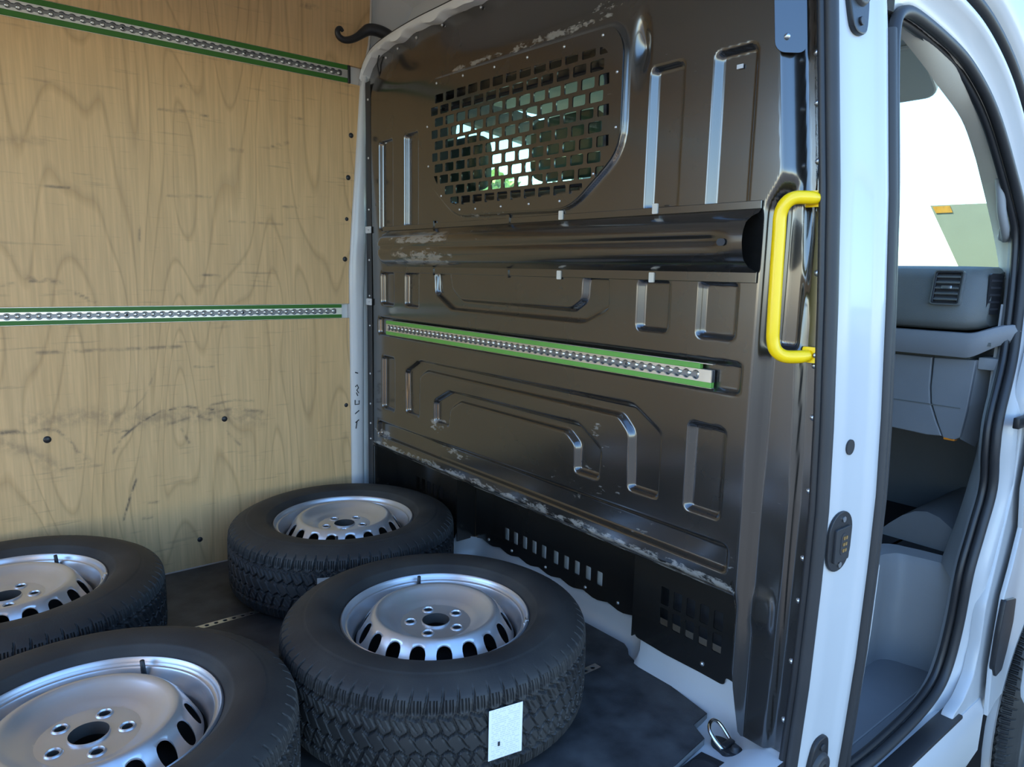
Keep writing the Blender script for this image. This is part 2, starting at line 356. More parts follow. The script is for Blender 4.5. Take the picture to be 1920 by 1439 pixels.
roof = empty('ceiling', (0, 1.5, 2.03)); tag(roof, 'white painted van roof over the load bay and cab', 'roof', kind='structure')
RP = [(-2.8, 2.05), (.1, 2.04), (.5, 1.93), (.95, 1.69), (1.03, 1.63), (1.0, 1.615), (.93, 1.655), (.48, 1.89), (.1, 2.0), (-2.8, 2.01)]
prism('roof_panel', RP, .74, 2.46, 'y', M_white2, roof)
for k in range(4): prism('roof_bow', [(-.62 - k * .55, 2.012), (-.60 - k * .55, 1.985), (-.55 - k * .55, 1.985), (-.53 - k * .55, 2.012)], .76, 2.44, 'y', M_white2, roof)
loft('header_panel', [[(.030, y, 1.69) for y in np.linspace(.78, 2.44, 12)], [(.04, y, 1.80) for y in np.linspace(.78, 2.44, 12)],
     [(.16, y, 1.86) for y in np.linspace(.78, 2.44, 12)], [(.24, y, 2.03) for y in np.linspace(.78, 2.44, 12)]], M_white2, roof)
hp = plate('header_recess', rpoly([(1.55, 1.82), (2.05, 1.82), (2.08, 1.88), (2.0, 1.99), (1.6, 1.99)], .03), [], .012, frame((.205, 0, .02), (0, 1, 0), (.42, 0, .9)), M_trim, roof)

near = empty('wall_right', (-2.2, .66, 0)); tag(near, 'white near side body panel behind the sliding door opening', 'wall', kind='structure')
zz = np.linspace(-.45, 2.05, 26)
loft('side_panel', [[(-2.8, yb(z) - .03, z) for z in zz], [(-1.42, yb(z) - .03, z) for z in zz], [(-1.40, yb(z), z) for z in zz], [(-1.42, yb(z) + .05, z) for z in zz], [(-2.8, yb(z) + .05, z) for z in zz]], M_white, near)
zz = np.linspace(1.74, 2.06, 6)
box('inner_lining', (-2.78, .735, .01), (-1.44, .747, 1.72), M_ply, near)
loft('door_header', [[(-1.42, yb(z) + .05, z) for z in zz], [(.30, yb(z) + .05, z) for z in zz], [(.30, yb(z) - .03, z) for z in zz], [(-1.42, yb(z) - .03, z) for z in zz]], M_white, near, close=False)
box('sill_panel', (-1.42, .62, -.45), (.05, .70, -.075), M_white, near, .01)

# white sheet floor, turned up in front of the bulkhead
fl = empty('floor', (0, 1.5, -.02)); tag(fl, 'white steel van floor with dark board on top', 'floor', kind='structure')
ys = np.linspace(.672, 2.44, 88)
def fshift(y): return -.085 * float(S((1.20 - y) / .07)) - .085 * float(S((y - 1.955) / .07))
prof = [(-2.8, -.018), (-1.0, -.018), (.05, -.018), (.12, -.018), (.165, -.012), (.19, .004), (.205, .03), (.208, .056), (.2095, .064)]
loft('steel_floor', [[(px + (fshift(y) if px > .1 else 0), y, pz + (.045 * float(S((.80 - y) / .09)) if px > -.03 else 0) + (.028 * float(S((1.17 - y) / .04) + S((y - 1.98) / .04)) if px > .207 else 0)) for y in ys] for px, pz in prof], M_white, fl)
# door step: lowered sill in front of the opening
loft('step_sill', [[(x, .70, -.018) for x in (-1.4, -.6, .1)], [(x, .69, -.03) for x in (-1.4, -.6, .1)], [(x, .665, -.08) for x in (-1.4, -.6, .1)], [(x, .62, -.085) for x in (-1.4, -.6, .1)]], M_white, fl)
MAT = [(-2.75, .83), (-.30, .83), (-.127, .822), (-.004, .839), (.016, .883), (.077, .891), (.100, 1.02), (.113, 1.146), (.124, 1.178), (.145, 1.200), (.158, 1.225), (.156, 1.387),
       (.156, 1.93), (.14, 1.96), (.11, 1.985), (.10, 2.05), (.09, 2.20), (.06, 2.424), (-2.75, 2.424)]
SLOT = [[(-2.7, y - .0115), (xe, y - .0115), (xe, y + .0115), (-2.7, y + .0115)] for y, xe in ((1.19, .022), (2.0, .02))]
board = plate('floor_board', MAT, SLOT, .016, XY(-.008), M_floor, fl, angle=20)
ed = []
for a, b in zip(MAT[1:12], MAT[2:13]): ed.append((a, b))
bm = bmesh.new()
for a, b in ed:
    d = Vector((b[0] - a[0], b[1] - a[1], 0)); n = Vector((d.y, -d.x, 0)).normalized() * .0012
    q = [bm.verts.new(Vector((*p, z)) + n) for p, z in ((a, -.0155), (b, -.0155), (b, -.0006), (a, -.0006))]; bm.faces.new(q)
bmobj('board_edge', bm, M_edge, fl)
def lash_strip(y, x1):
    n = 40; L = n * .025
    hs = []
    for k in range(n): hs += [circle(x1 - .02 - .025 * k, y, .0065, 10)]
    o = plate('lashing_rail', [(-2.7, y - .011), (x1, y - .011), (x1, y + .011), (-2.7, y + .011)], hs, .003, XY(-.0017), M_alu, fl)
    box('rail_bed', (-2.7, y - .011, -.0155), (x1, y + .011, -.012), M_steel, fl)
lash_strip(1.19, .021); lash_strip(2.0, .019)

# ------------------------------------------------------------------ far side wall: plywood panels
wl_ = empty('wall_left', (-1.0, 2.44, 0)); tag(wl_, 'plywood lined far side wall of the load bay', 'wall', kind='structure')
box('body_sheet', (-2.8, 2.447, -.05), (.30, 2.49, 2.05), M_white2, wl_)
SC = [([(-1.037,0.749),(-0.911,0.749),(-0.651,0.749)],0.0083,0.60),
([(-0.863,0.428),(-0.834,0.475),(-0.787,0.512),(-0.724,0.545),(-0.644,0.552),(-0.561,0.534)],0.0067,0.90),
([(-0.569,0.550),(-0.490,0.560),(-0.428,0.551)],0.0067,0.60),([(-1.30,.53),(-1.140,0.527),(-1.013,0.521)],0.0117,0.80),
([(-1.003,0.516),(-0.975,0.485),(-0.951,0.433)],0.0067,0.90),([(-0.953,0.437),(-0.931,0.412)],0.0167,0.60),
([(-0.891,0.491),(-0.818,0.494)],0.0067,0.70),([(-0.804,0.333),(-0.825,0.276),(-0.845,0.210)],0.0055,1.0),
([(-0.770,0.251),(-0.743,0.248)],0.0067,0.80),([(-0.663,0.480),(-0.641,0.432)],0.0067,0.70),
([(-0.521,0.453),(-0.478,0.401)],0.0067,0.50),([(-0.831,0.526),(-0.767,0.595),(-0.733,0.669)],0.0050,0.40),
([(-0.613,0.681),(-0.555,0.677)],0.0050,0.70),([(-0.788,0.202),(-0.766,0.201)],0.0067,0.80),
([(-1.001,0.399),(-0.897,0.395)],0.0067,0.45),([(-1.063,0.552),(-0.930,0.553),(-0.725,0.522),(-0.561,0.522),(-0.402,0.486)],0.05,0.34),
([(-1.25,.53),(-1.142,0.500),(-1.070,0.458),(-1.008,0.400)],0.035,0.34),([(-.60,.52),(-.50,.53),(-.40,.51)],.012,.6),([(-.70,.50),(-.62,.52),(-.57,.50)],.010,.6),
([(-1.024,1.214),(-0.929,1.219)],0.0050,0.70),([(-0.678,1.471),(-0.609,1.475),(-0.539,1.471)],0.0058,0.80),
([(-0.667,1.219),(-0.541,1.223)],0.0050,0.60),([(-1.048,0.964),(-0.965,0.950)],0.0100,0.60),
([(-0.337,1.404),(-0.282,1.423)],0.0083,0.70),([(-0.934,0.919),(-0.884,0.892)],0.0058,0.80),
([(-1.082,1.331),(-0.985,1.339)],0.0217,0.25),([(-0.592,0.978),(-0.523,0.974)],0.0058,0.70),
([(-0.486,1.150),(-0.308,1.153)],0.0050,0.35),([(-1.042,0.952),(-0.972,0.953)],0.0050,0.70),
([(-0.477,1.378),(-0.435,1.378)],0.0067,0.50),([(-0.614,1.548),(-0.590,1.555)],0.0100,0.60),
([(-0.271,1.510),(-0.228,1.506)],0.0050,0.50),([(-0.306,1.210),(-0.250,1.214)],0.0067,0.50),
([(-0.752,1.120),(-0.754,1.072)],0.0042,0.50),([(-1.110,0.941),(-1.080,0.944)],0.0050,0.90),([(-0.219,1.875),(-0.174,1.875)],0.0067,0.90)]
def lean(z): return float(np.interp(z, [0, 1.0, 1.18, 1.33, 1.477, 1.66, 1.81, 2.0], [0, 0, .013, .026, .038, .053, .090, .10]))
def ply_panel(z0, z1, x0, step, xr=-.066):
    nx = int((xr - x0) / step); nz = int((z1 - z0) / step)
    Zs = np.linspace(z0, z1, nz + 1); U = np.linspace(0, 1, nx + 1)
    X = np.array([[x0 + (xr + lean(z) - x0) * u for u in U] for z in Zs]); Z = np.repeat(Zs[:, None], nx + 1, 1)
    sc = np.zeros_like(X)
    for pts, w, s in SC:
        d = np.full_like(X, 9.)
        for (ax, az), (bx, bz) in zip(pts[:-1], pts[1:]):
            if max(az, bz) < z0 - .1 or min(az, bz) > z1 + .1: continue
            dx, dz = bx - ax, bz - az; t = np.clip(((X - ax) * dx + (Z - az) * dz) / (dx * dx + dz * dz), 0, 1)
            d = np.minimum(d, np.hypot(X - ax - t * dx, Z - az - t * dz))
        sc = np.maximum(sc, s * np.exp(-(d / (w * .55)) ** 2))
    n = nx + 1
    v = [(X[j, i], 2.432, Z[j, i]) for j in range(nz + 1) for i in range(n)]
    f = [(j * n + i, j * n + i + 1, (j + 1) * n + i + 1, (j + 1) * n + i) for j in range(nz) for i in range(nx)]
    rim = [i for i in range(n)] + [j * n + nx for j in range(1, nz + 1)] + [nz * n + i for i in range(nx - 1, -1, -1)] + [j * n for j in range(nz - 1, 0, -1)]
    b0 = len(v); v += [(v[i][0], 2.444, v[i][2]) for i in rim]; R_ = len(rim)
    f += [(rim[(k + 1) % R_], rim[k], b0 + k, b0 + (k + 1) % R_) for k in range(R_)]
    o = pyobj('plywood_panel', v, f, M_ply, wl_)
    at = o.data.attributes.new('scuff', 'FLOAT', 'POINT'); at.data.foreach_set('value', np.concatenate([sc.ravel(), np.zeros(R_)]).astype(np.float32))
    return o
ply_panel(.002, .827, -1.75, .0045); ply_panel(.880, 1.652, -1.75, .006); ply_panel(1.713, 1.985, -1.75, .012, -.060)
for z0, z1 in ((.002, .827), (.880, 1.652), (1.713, 1.985)): box('plywood_panel', (-2.79, 2.432, z0), (-1.752, 2.444, z1), M_ply, wl_)
plug_me = lathe_mesh('plug', [(0, .0035), (.004, .0033), (.0065, .0022), (.0085, .0008), (.0092, 0)], 16)
for x, z, s in ((-.050, 1.477, 1), (-.063, 1.330, 1), (-.071, 1.184, .75), (-.080, 1.041, 1), (-.083, .501, .85), (-.526, .498, 1.05), (-1.030, .493, 1.15), (-.622, .094, .95)):
    o = mobj('screw_plug', plug_me, M_blackpl, wl_, True, False); o.matrix_parent_inverse = PMAT(wl_).inverted()
    o.matrix_basis = Matrix.Translation((x, 2.4318, z)) @ Matrix.Rotation(PI / 2, 4, 'X') @ Matrix.Scale(s, 4)
plug_me.shade_smooth()

# ------------------------------------------------------------------ load rails
def rail(name, L, h, M, green, label, cap=None, sw=.009, cut=0.):
    """perforated load rail: local x along, y up, z out of the wall"""
    root = empty(name); root.matrix_basis = M; tag(root, label, 'rail')
    n = int((L - .012) / .025); x0 = .008; R_, hw = .0102, .0058; a0 = math.asin(hw / R_)
    top = []; bot = []
    for k in range(n):
        cx = x0 + .0125 + .025 * k
        arc = [a0 + (PI - 2 * a0) * j / 7 for j in range(8)]
        top += [(cx - R_ * math.cos(a), R_ * math.sin(a)) for a in arc]
        bot += [(cx - R_ * math.cos(a), -R_ * math.sin(a)) for a in arc]
    g = h / 2 - sw
    o = plate('rail_face', [(0, -g), (L, -g), (L, g), (0, g)], [top + bot[::-1]], .004, Matrix.Translation((0, 0, .006)), M_alu, root); o.matrix_parent_inverse.identity()
    bm = bmesh.new(); add_box(bm, (0, -g, -.004), (L, g, -.002)); bmobj('rail_groove', bm, M_groove, root, world=False)
    bm = bmesh.new()
    for k in range(n):                                  # pressed bottom of the groove
        cx = x0 + .0125 + .025 * k
        r = bmesh.ops.create_uvsphere(bm, u_segments=10, v_segments=6, radius=.0062)
        for v in r['verts']: v.co = Vector((cx + v.co.x, v.co.y, -.002 + v.co.z * .55))
    o = bmobj('stud_row', bm, M_alu, root, world=False, angle=40)
    for s in (1, -1):
        e0 = cut if s > 0 else 0
        bm = bmesh.new(); add_box(bm, (0, g if s > 0 else -h / 2, -.004), (L - e0, h / 2 if s > 0 else -g, .0088), .0012, 1); bmobj('edge_strip', bm, green, root, world=False, angle=30)
        bm = bmesh.new(); add_box(bm, (0, s * (h / 2 + .0003) - .0007, -.004), (L, s * (h / 2 + .0003) + .0007, .0060)); bmobj('rail_lip', bm, M_alu, root, world=False)
    for k in range(3, n, 14):
        bm = bmesh.new(); r = bmesh.ops.create_uvsphere(bm, u_segments=8, v_segments=6, radius=.0028)
        for v in r['verts']: v.co = Vector((x0 + .025 * k + v.co.x + .0125, v.co.y, .0055 + v.co.z * .7))
        bmobj('screw', bm, M_blackpl, root, world=False, angle=60)
    if cap:
        bm = bmesh.new(); add_box(bm, (L, -h / 2 - .001, -.004), (L + .011, h / 2 + .001, .010), .002, 2); bmobj('end_cap', bm, cap, root, world=False, angle=30)
    return root
XW = (1, 0, 0)
rail('load_rail', 2.2, .058, frame((-2.262, 2.4365, 1.682), (1, 0, 0), (0, 0, 1)), M_green_d, 'upper perforated aluminium load rail with dark green edges on the plywood wall', M_blackpl, .0155)
rail('load_rail', 2.2, .049, frame((-2.297, 2.4365, .8535), (1, 0, 0), (0, 0, 1)), M_green_d, 'middle perforated aluminium load rail with dark green edges across the plywood wall', None, .0125)

# white pillar in the corner between plywood and bulkhead
tr = empty('trim_1', (-.04, 2.43, 0)); tag(tr, 'white painted corner pillar between the plywood and the black bulkhead', 'pillar', kind='structure')
zz = np.linspace(-.01, 2.0, 40)
PR = [(-.067, 2.446), (-.064, 2.428), (-.060, 2.421), (-.045, 2.417), (-.030, 2.417), (-.022, 2.420), (-.012, 2.432), (-.010, 2.447)]
def lean_r(z): return float(np.interp(z, [.3, .9, 1.13, 1.6, 1.9], [0, .006, .018, .024, .05]))
def lean_at(x, z): t = min(max((x + .067) / .045, 0), 1); return lean(z) * (1 - t) + lean_r(z) * t
loft('pillar_skin', [[(x + lean_at(x, z), y, z) for z in zz] for x, y in PR], M_white, tr, angle=60)
for z in (1.148, .888):
    plate('clip_tab', rrect(2.372, z - .012, 2.412, z + .012, .002), [circle(2.388, z, .003, 10)], .003, YZ(-.006), M_white, tr)
def stroke(pts, w=.0022):
    P = [Vector((-.047 + u * .02, 2.4160, .515 + v * .1)) for u, v in pts]
    tube('pen_stroke', P, w, M_ink, tr, 6, squash=(Vector((0, 1, 0)), .25))
for pts in ([(-.3, .55), (.1, .62), (.35, .5), (0, .42), (.4, .3), (-.1, .33), (.2, .2)], [(-.35, .05), (-.38, -.12), (.45, -.12), (.45, .02)], [(-.4, -.48), (.45, -.36)], [(-.25, -1.05), (-.05, -.8), (.1, -.75)], [(-.35, -.82), (.4, -.72)], [(-.3, 1.1), (.3, 1.06)]): stroke(pts)

# ------------------------------------------------------------------ bulkhead (pressed black steel partition)
bh = empty('wall_front', (0, 1.575, 0)); tag(bh, 'pressed black painted steel bulkhead between load bay and cab', 'bulkhead', kind='structure')
def sdp(Y, Z, poly):
    P = np.array(poly, float); d = np.full(Y.shape, 9.); s = np.ones(Y.shape)
    for i in range(len(P)):
        a, b = P[i], P[i - 1]; e = b - a; wy, wz = Y - a[0], Z - a[1]
        t = np.clip((wy * e[0] + wz * e[1]) / (e @ e), 0, 1)
        d = np.minimum(d, (wy - e[0] * t) ** 2 + (wz - e[1] * t) ** 2)
        c1, c2, c3 = Z >= a[1], Z < b[1], e[0] * wz > e[1] * wy
        s = np.where((c1 & c2 & c3) | (~c1 & ~c2 & ~c3), -s, s)
    return s * np.sqrt(d)
def rect(y0, y1, z0, z1): return rrect(min(y0, y1), min(z0, z1), max(y0, y1), max(z0, z1), .012, 3)
CY = 1.575
def both(p): return [p, [(2 * CY - y, z) for y, z in p]]
REC = []                                                # (outline, depth)
for y0, y1, z0, z1 in ((1.003, 1.089, 1.147, 1.452), (.831, .924, 1.141, 1.449), (1.009, 1.097, .884, 1.001), (.838, .930, .882, 1.0)):
    REC += [(q, .013) for q in both(rect(y0, y1, z0, z1))]
U = [(1.955, 1.007), (1.869, 1.008), (1.853, .950), (1.809, .923), (1.317, .921), (1.278, .945), (1.275, 1.004), (1.192, 1.004), (1.188, .926), (1.272, .888), (1.858, .888), (1.948, .932)]
A1 = [(2.137, .664), (2.051, .709), (1.096, .710), (1.011, .658), (1.011, .503), (1.099, .503), (1.105, .640), (1.140, .673), (2.006, .673), (2.043, .652), (2.047, .511), (2.134, .514)]
A2 = [(1.950, .588), (1.863, .631), (1.276, .632), (1.196, .582), (1.198, .503), (1.283, .503), (1.283, .573), (1.320, .600), (1.808, .600), (1.856, .572), (1.867, .511), (1.950, .513)]
REC += [(rpoly(U, .012, 3), .013), (rpoly(A1, .012, 3), .013), (rpoly(A2, .012, 3), .013)]
REC += [(q, .013) for q in both(rect(.843, .933, .502, .698))] + [(rect(2.222, 2.308, .513, .712), .0)]
REC += [(rect(.816, 2.335, .772, .838), .011), (rect(.818, 2.341, .391, .451), .014)]
GR = [(1.997, 1.563), (1.955, 1.583), (1.195, 1.562), (1.165, 1.520), (1.163, 1.290), (1.325, 1.168), (1.830, 1.176), (1.985, 1.290)]   # window boss
HOLE = rpoly([(1.965, 1.540), (1.205, 1.525), (1.195, 1.265), (1.285, 1.205), (1.845, 1.205), (1.950, 1.290)], .035)
NY, NZ = 400, 336
yv = np.linspace(.675, 2.413, NY + 1); tv = np.linspace(0, 1, NZ + 1)
Yg = np.repeat(yv[None, :], NZ + 1, 0); zb = np.interp(yv, [.675, .774, .800], [.03, .03, .338])
zt = np.interp(yv, [.66, .74, .80, 1.0, 2.15, 2.30, 2.36, 2.385, 2.41], [1.50, 1.60, 1.70, 1.752, 1.765, 1.758, 1.745, 1.715, 1.655])
tq = np.clip(tv / .09, 0, 1)[:, None]; tr_ = np.clip((tv - .09) / .91, 0, 1)[:, None]
Zg = zb[None, :] + (.43 - zb)[None, :] * tq + (zt - .43)[None, :] * tr_
YBg = np.interp(Zg, YB_Z, YB_Y)
Yg = np.maximum(Yg, YBg + .018 + (Yg - .675) * .5 * (Yg < .71))   # near edge follows the body side
X = np.zeros_like(Yg)
for poly, dep in REC:
    if dep: X += dep * 1.15 * S(.5 - (sdp(Yg, Zg, poly) + .003) / .0095)
gs = sdp(Yg, Zg, rpoly(GR, .06, 5)); X -= .008 * S(.5 - (gs - .006) / .012)
X += .022 * S((1.150 - Yg) / .03) * np.exp(-((Zg - 1.50) / .045) ** 2) * S((Yg - 1.09) / .04)
X += .022 * S((Zg - 1.60) / .16)
yf = np.where(Zg > 1.175, YBg + .062, .776); k_ = S((Zg - 1.135) / .075); yf = (YBg + .064) * k_ + .778 * (1 - k_)
X += .032 * S((yf + .012 - Yg) / .024) + .016 * S((YBg + .060 - Yg) / .012)
X += .020 * S(.5 - sdp(Yg, Zg, rect(.722, .772, .872, 1.158)) / .016)
X += .024 * S((.362 - Zg) / .026) * S((Yg - .785) / .02)
X -= .004 * S(.5 - sdp(Yg, Zg, rect(.722, .768, .285, .362)) / .008)                      # lower lip rolls under
X += .0010 * np.sin(Yg * 5 + Zg * 3) + .0006 * np.sin(Yg * 11 - Zg * 7)   # sheet is not perfectly flat
wear = .95 * S((.395 - Zg) / .03) * (Yg > .79) + .35 * np.exp(-((Zg - .452) / .012) ** 2)
for cy, cz, ry, rz, s in ((1.95, .505, .06, .03, 1.0), (2.20, 1.14, .12, .02, 1.1), (1.70, 1.17, .2, .012, .9), (1.25, .47, .2, .08, .55), (1.85, .43, .12, .03, .9), (1.05, .42, .1, .05, .5), (1.75, 1.597, .25, .012, 1.05), (1.40, 1.592, .25, .014, 1.15), (1.22, 1.62, .14, .05, .7), (1.20, .62, .06, .05, .6), (2.3, .40, .1, .03, .8), (.80, .40, .03, .05, .7), (1.25, 1.66, .25, .05, .45)):
    wear = np.maximum(wear, s * np.exp(-((Yg - cy) / ry) ** 2 - ((Zg - cz) / rz) ** 2))
inside = sdp(Yg, Zg, HOLE) < 0
n = NY + 1
ok = ~(inside[:-1, :-1] & inside[1:, :-1] & inside[:-1, 1:] & inside[1:, 1:])
J, I = np.nonzero(ok); base = J * n + I
faces = np.stack([base, base + n, base + n + 1, base + 1], 1)
me = bpy.data.meshes.new('pressed_panel')
verts = np.stack([X, Yg, Zg], -1).reshape(-1, 3)
me.from_pydata(verts.tolist(), [], faces.tolist()); me.update()
at = me.attributes.new('wear', 'FLOAT', 'POINT'); at.data.foreach_set('value', wear.ravel().astype(np.float32))
mobj('pressed_panel', me, M_black, bh, True)
zz = np.linspace(.05, 1.66, 4)
loft('edge_strip', [[(-.0015, 2.376, z) for z in zz], [(-.003, 2.380, z) for z in zz], [(-.003, 2.411, z) for z in zz]], M_seal, bh)
# return flange under the lower lip
loft('lower_shelf', [[(.024, y, .338) for y in np.linspace(.79, 2.41, 30)], [(.06, y, .332) for y in np.linspace(.79, 2.41, 30)], [(.222, y, .330) for y in np.linspace(.79, 2.41, 30)]], M_black, bh)
# near end flange below the pressing
zz = np.linspace(.03, .345, 10)
loft('end_flange', [[(.118, .80, z) for z in zz], [(.112, .786, z) for z in zz], [(.034, .774, z) for z in zz], [(.031, .765, z) for z in zz]], M_black, bh)

# grille over the partition window
py, pz = .0583, .0342
def slot(cy, cz): return rrect(cy - .0225, cz - .0125, cy + .0225, cz + .0125, .004, 2)
IN = rpoly([(1.962, 1.541), (1.207, 1.525), (1.196, 1.262), (1.283, 1.202), (1.842, 1.203), (1.948, 1.292)], .04)
def clip_poly(P, C):
    """clip polygon P by convex counter-clockwise polygon C"""
    out = list(P)
    for i in range(len(C)):
        a, b = C[i], C[(i + 1) % len(C)]; res = []
        side = lambda p: (b[0] - a[0]) * (p[1] - a[1]) - (b[1] - a[1]) * (p[0] - a[0])
        for k in range(len(out)):
            p, q = out[k - 1], out[k]; sp_, sq = side(p), side(q)
            if (sp_ >= 0) != (sq >= 0):
                t = sp_ / (sp_ - sq); res.append((p[0] + (q[0] - p[0]) * t, p[1] + (q[1] - p[1]) * t))
            if sq >= 0: res.append(q)
        out = res
        if len(out) < 3: return []
    return out
def area(P): return .5 * sum(P[k - 1][0] * P[k][1] - P[k][0] * P[k - 1][1] for k in range(len(P)))
INc = IN if area(IN) > 0 else IN[::-1]
holes = []
for r in range(10):
    cz = 1.522 - r * pz; off = .0292 * (r % 2)
    for c in range(15):
        cy = 1.973 - c * py - off + .0
        q = clip_poly(slot(cy, cz - (cy - 1.575) * -.006), INc)
        if q and abs(area(q)) > .00022:
            q2 = [q[0]]
            for p_ in q[1:]:
                if math.hypot(p_[0] - q2[-1][0], p_[1] - q2[-1][1]) > .0006: q2.append(p_)
            holes.append(q2)
gp = plate('window_grille', rpoly(GR, .055, 5), holes, .004, YZ(-.0112), M_black, bh, angle=25)
# window frame and pane behind the grille
FR = rpoly([(1.985, 1.508), (1.270, 1.498), (1.262, 1.245), (1.30, 1.232), (1.93, 1.24), (1.98, 1.27)], .03)
FO = [(2.02, 1.60), (1.13, 1.58), (1.13, 1.15), (2.02, 1.15)]
plate('window_frame', FO, [FR], .006, YZ(.050), M_black, bh)
HR = HOLE
loft('window_tunnel', [[(-.007, y, z) for y, z in HR], [(.048, y, z) for y, z in HR]], M_black, bh, close=True)
tube('window_rubber', [(.044, y, z) for y, z in FR], .006, M_seal, bh, 6, closed=True)
plate('window_pane', [(2.0, 1.53), (1.25, 1.52), (1.25, 1.22), (2.0, 1.22)], [], .004, YZ(.056), M_glass2, bh)

# cross tube
ysT = list(np.linspace(2.300, 2.20, 10)) + list(np.linspace(2.18, .875, 24)) + list(np.linspace(.86, .796, 8))
TP = [(0, 1.142), (-.010, 1.132), (-.030, 1.124), (-.046, 1.112), (-.052, 1.098), (-.052, 1.088), (-.0460, 1.0845), (-.0460, 1.0765), (-.052, 1.073), (-.052, 1.058), (-.046, 1.042), (-.030, 1.028), (-.010, 1.022), (0, 1.016)]
rows = []
for y in ysT:
    a = float(S((2.302 - y) / .07)); e = float(S((.885 - y) / .06))
    row = []
    for k, (x, z) in enumerate(TP):
        zc = 1.079
        if 4 <= k <= 9: xx = x * (1 - e) + (-.050) * e - .010 * e * math.cos((z - zc) / .03 * 1.2)
        else: xx = x * (1 + .1 * e)
        row.append((xx * (.12 + .88 * a), y, zc + (z - zc) * (.80 + .20 * a)))
    rows.append(row)
t_ = loft('cross_tube', rows, M_black, bh, angle=60)
at = t_.data.attributes.new('wear', 'FLOAT', 'POINT')
at.data.foreach_set('value', np.array([1.15 * math.exp(-((r[k][1] - 1.98) / .24) ** 2) * (1 if 1 < k < 5 or 8 < k < 12 else .45) for r in rows for k in range(len(r))], np.float32))
loft('tube_end', [[(p[0] * s, .799 + .03 * (1 - s) * 0 + (.0 if s == 1 else .035), 1.079 + (p[2] - 1.079) * s) for p in rows[-1]] for s in (.93, .92)], M_seal, bh)
plate('slot_dark', rrect(.831, 1.068, .850, 1.082, .007, 5), [], .002, YZ(-.0622), M_ink, bh)  # black plate on the tube, painted as the dark of an open slot
for z0, z1 in ((.998, 1.020), (1.140, 1.156)): box('tube_flange', (-.0035, .796, z0), (.0, 2.29, z1), M_black, bh, .001, 1)
for y in (1.96, 1.575, 1.36, 1.055):
    for zc in (1.153, 1.004):
        plate('joint_clip', rrect(y - .006, zc - .011, y + .008, zc + .011, .002), [], .004, YZ(-.005), M_trim if y < 1.5 else M_black, bh)

# skirts below the pressing
def vent_rows(ylist, z0, z1, w=.011): return [rrect(y - w, z0, y + w, z1, .003, 2) for y in ylist]
bot = [(1.98, .058)]
for k in range(41):
    y = 1.98 - k * (1.98 - 1.165) / 40; bot.append((y, .060 + .009 * max(0, math.sin((y - 1.2) * 2 * PI / .102)) ** .6))
cv = vent_rows([1.800 - .0475 * k for k in range(5)] + [1.553 - .0475 * k for k in range(5)], .108, .150)
plate('center_skirt', bot + [(1.165, .335), (1.98, .335)], cv, .003, YZ(.198), M_black, bh, angle=15)
for sgn in (0, 1):
    fl_ = (lambda p: [(2 * CY - y, z) for y, z in p]) if sgn else (lambda p: p)
    o_ = [(1.165, .335), (1.165, .10), (1.150, .066), (1.05, .061), (.95, .063), (.885, .062), (.876, .066), (.874, .085), (.84, .080), (.80, .070), (.775, .055), (.770, .335)]
    vs2 = []
    for k in range(5):
        yy = 1.062 - k * .0395
        vs2 += [rrect(yy - .0125, .190, yy + .0125, .236, .003, 2), rrect(yy - .0125, .134, yy + .0125, .180, .003, 2)]
    plate('side_skirt', fl_(rpoly(o_, .008, 2)), [fl_(v) for v in vs2], .003, YZ(.118), M_black, bh, angle=15)
    ye = 1.165 if not sgn else 2 * CY - 1.165
    box('skirt_step', (.118, ye - .0015, .062), (.199, ye + .0015, .335), M_black, bh)
    plate('vent_backing', fl_([(1.16, .335), (1.16, .12), (.80, .12), (.80, .335)]), [], .002, YZ(.17), M_mat, bh)
box('left_flange', (.000, 2.366, .05), (.008, 2.413, .345), M_black, bh)
box('left_return', (.008, 2.406, .05), (.12, 2.413, .335), M_black, bh)
box('left_filler', (.117, 2.37, .05), (.12, 2.413, .335), M_black, bh)
plate('vent_backing', [(1.95, .335), (1.95, .09), (1.2, .09), (1.2, .335)], [], .002, YZ(.2115), M_trim, bh)

# rivets and screws
riv = lathe_mesh('rivet', [(0, .0036), (.0022, .0033), (.0040, .0020), (.0052, .0002), (.0055, -.001)], 12); riv.shade_smooth()
def rivet(x, y, z, s=1.0, mat=None):
    o = bpy.data.objects.new('rivet', riv if mat is None else riv_d); link(o, bh); o.matrix_parent_inverse = PMAT(bh).inverted()
    o.matrix_basis = Matrix.Translation((x, y, z)) @ Matrix.Rotation(-PI / 2, 4, 'Y') @ Matrix.Scale(s, 4)
riv.materials.append(M_steel); riv_d = riv.copy(); riv_d.materials[0] = M_black
for z in (1.42, 1.33, 1.225, 1.02, .845, .745, .60, .462, .372, .107, .24): rivet(.0465, yb(z) + .030, z, 1.15)
for z in (1.60, 1.40, 1.22, 1.04, .91, .80, .62, .505, .43, .37): rivet(-.0030, 2.392, z, .9)
for y, z in ((1.90, .078), (1.772, .079), (1.42, .081), (1.288, .083), (1.60, .081)): rivet(.1955, y, z, 1.0)
for y, z in ((.94, .088), (2.21, .088), (.80, .11)): rivet(.1155, y, z, 1.1)
for y, z in ((1.55, 1.745), (1.75, 1.748), (1.95, 1.748), (2.10, 1.745), (2.22, 1.738), (2.30, 1.725), (2.345, 1.66), (1.35, 1.742), (1.15, 1.738)): rivet(.018, y, z, .9)
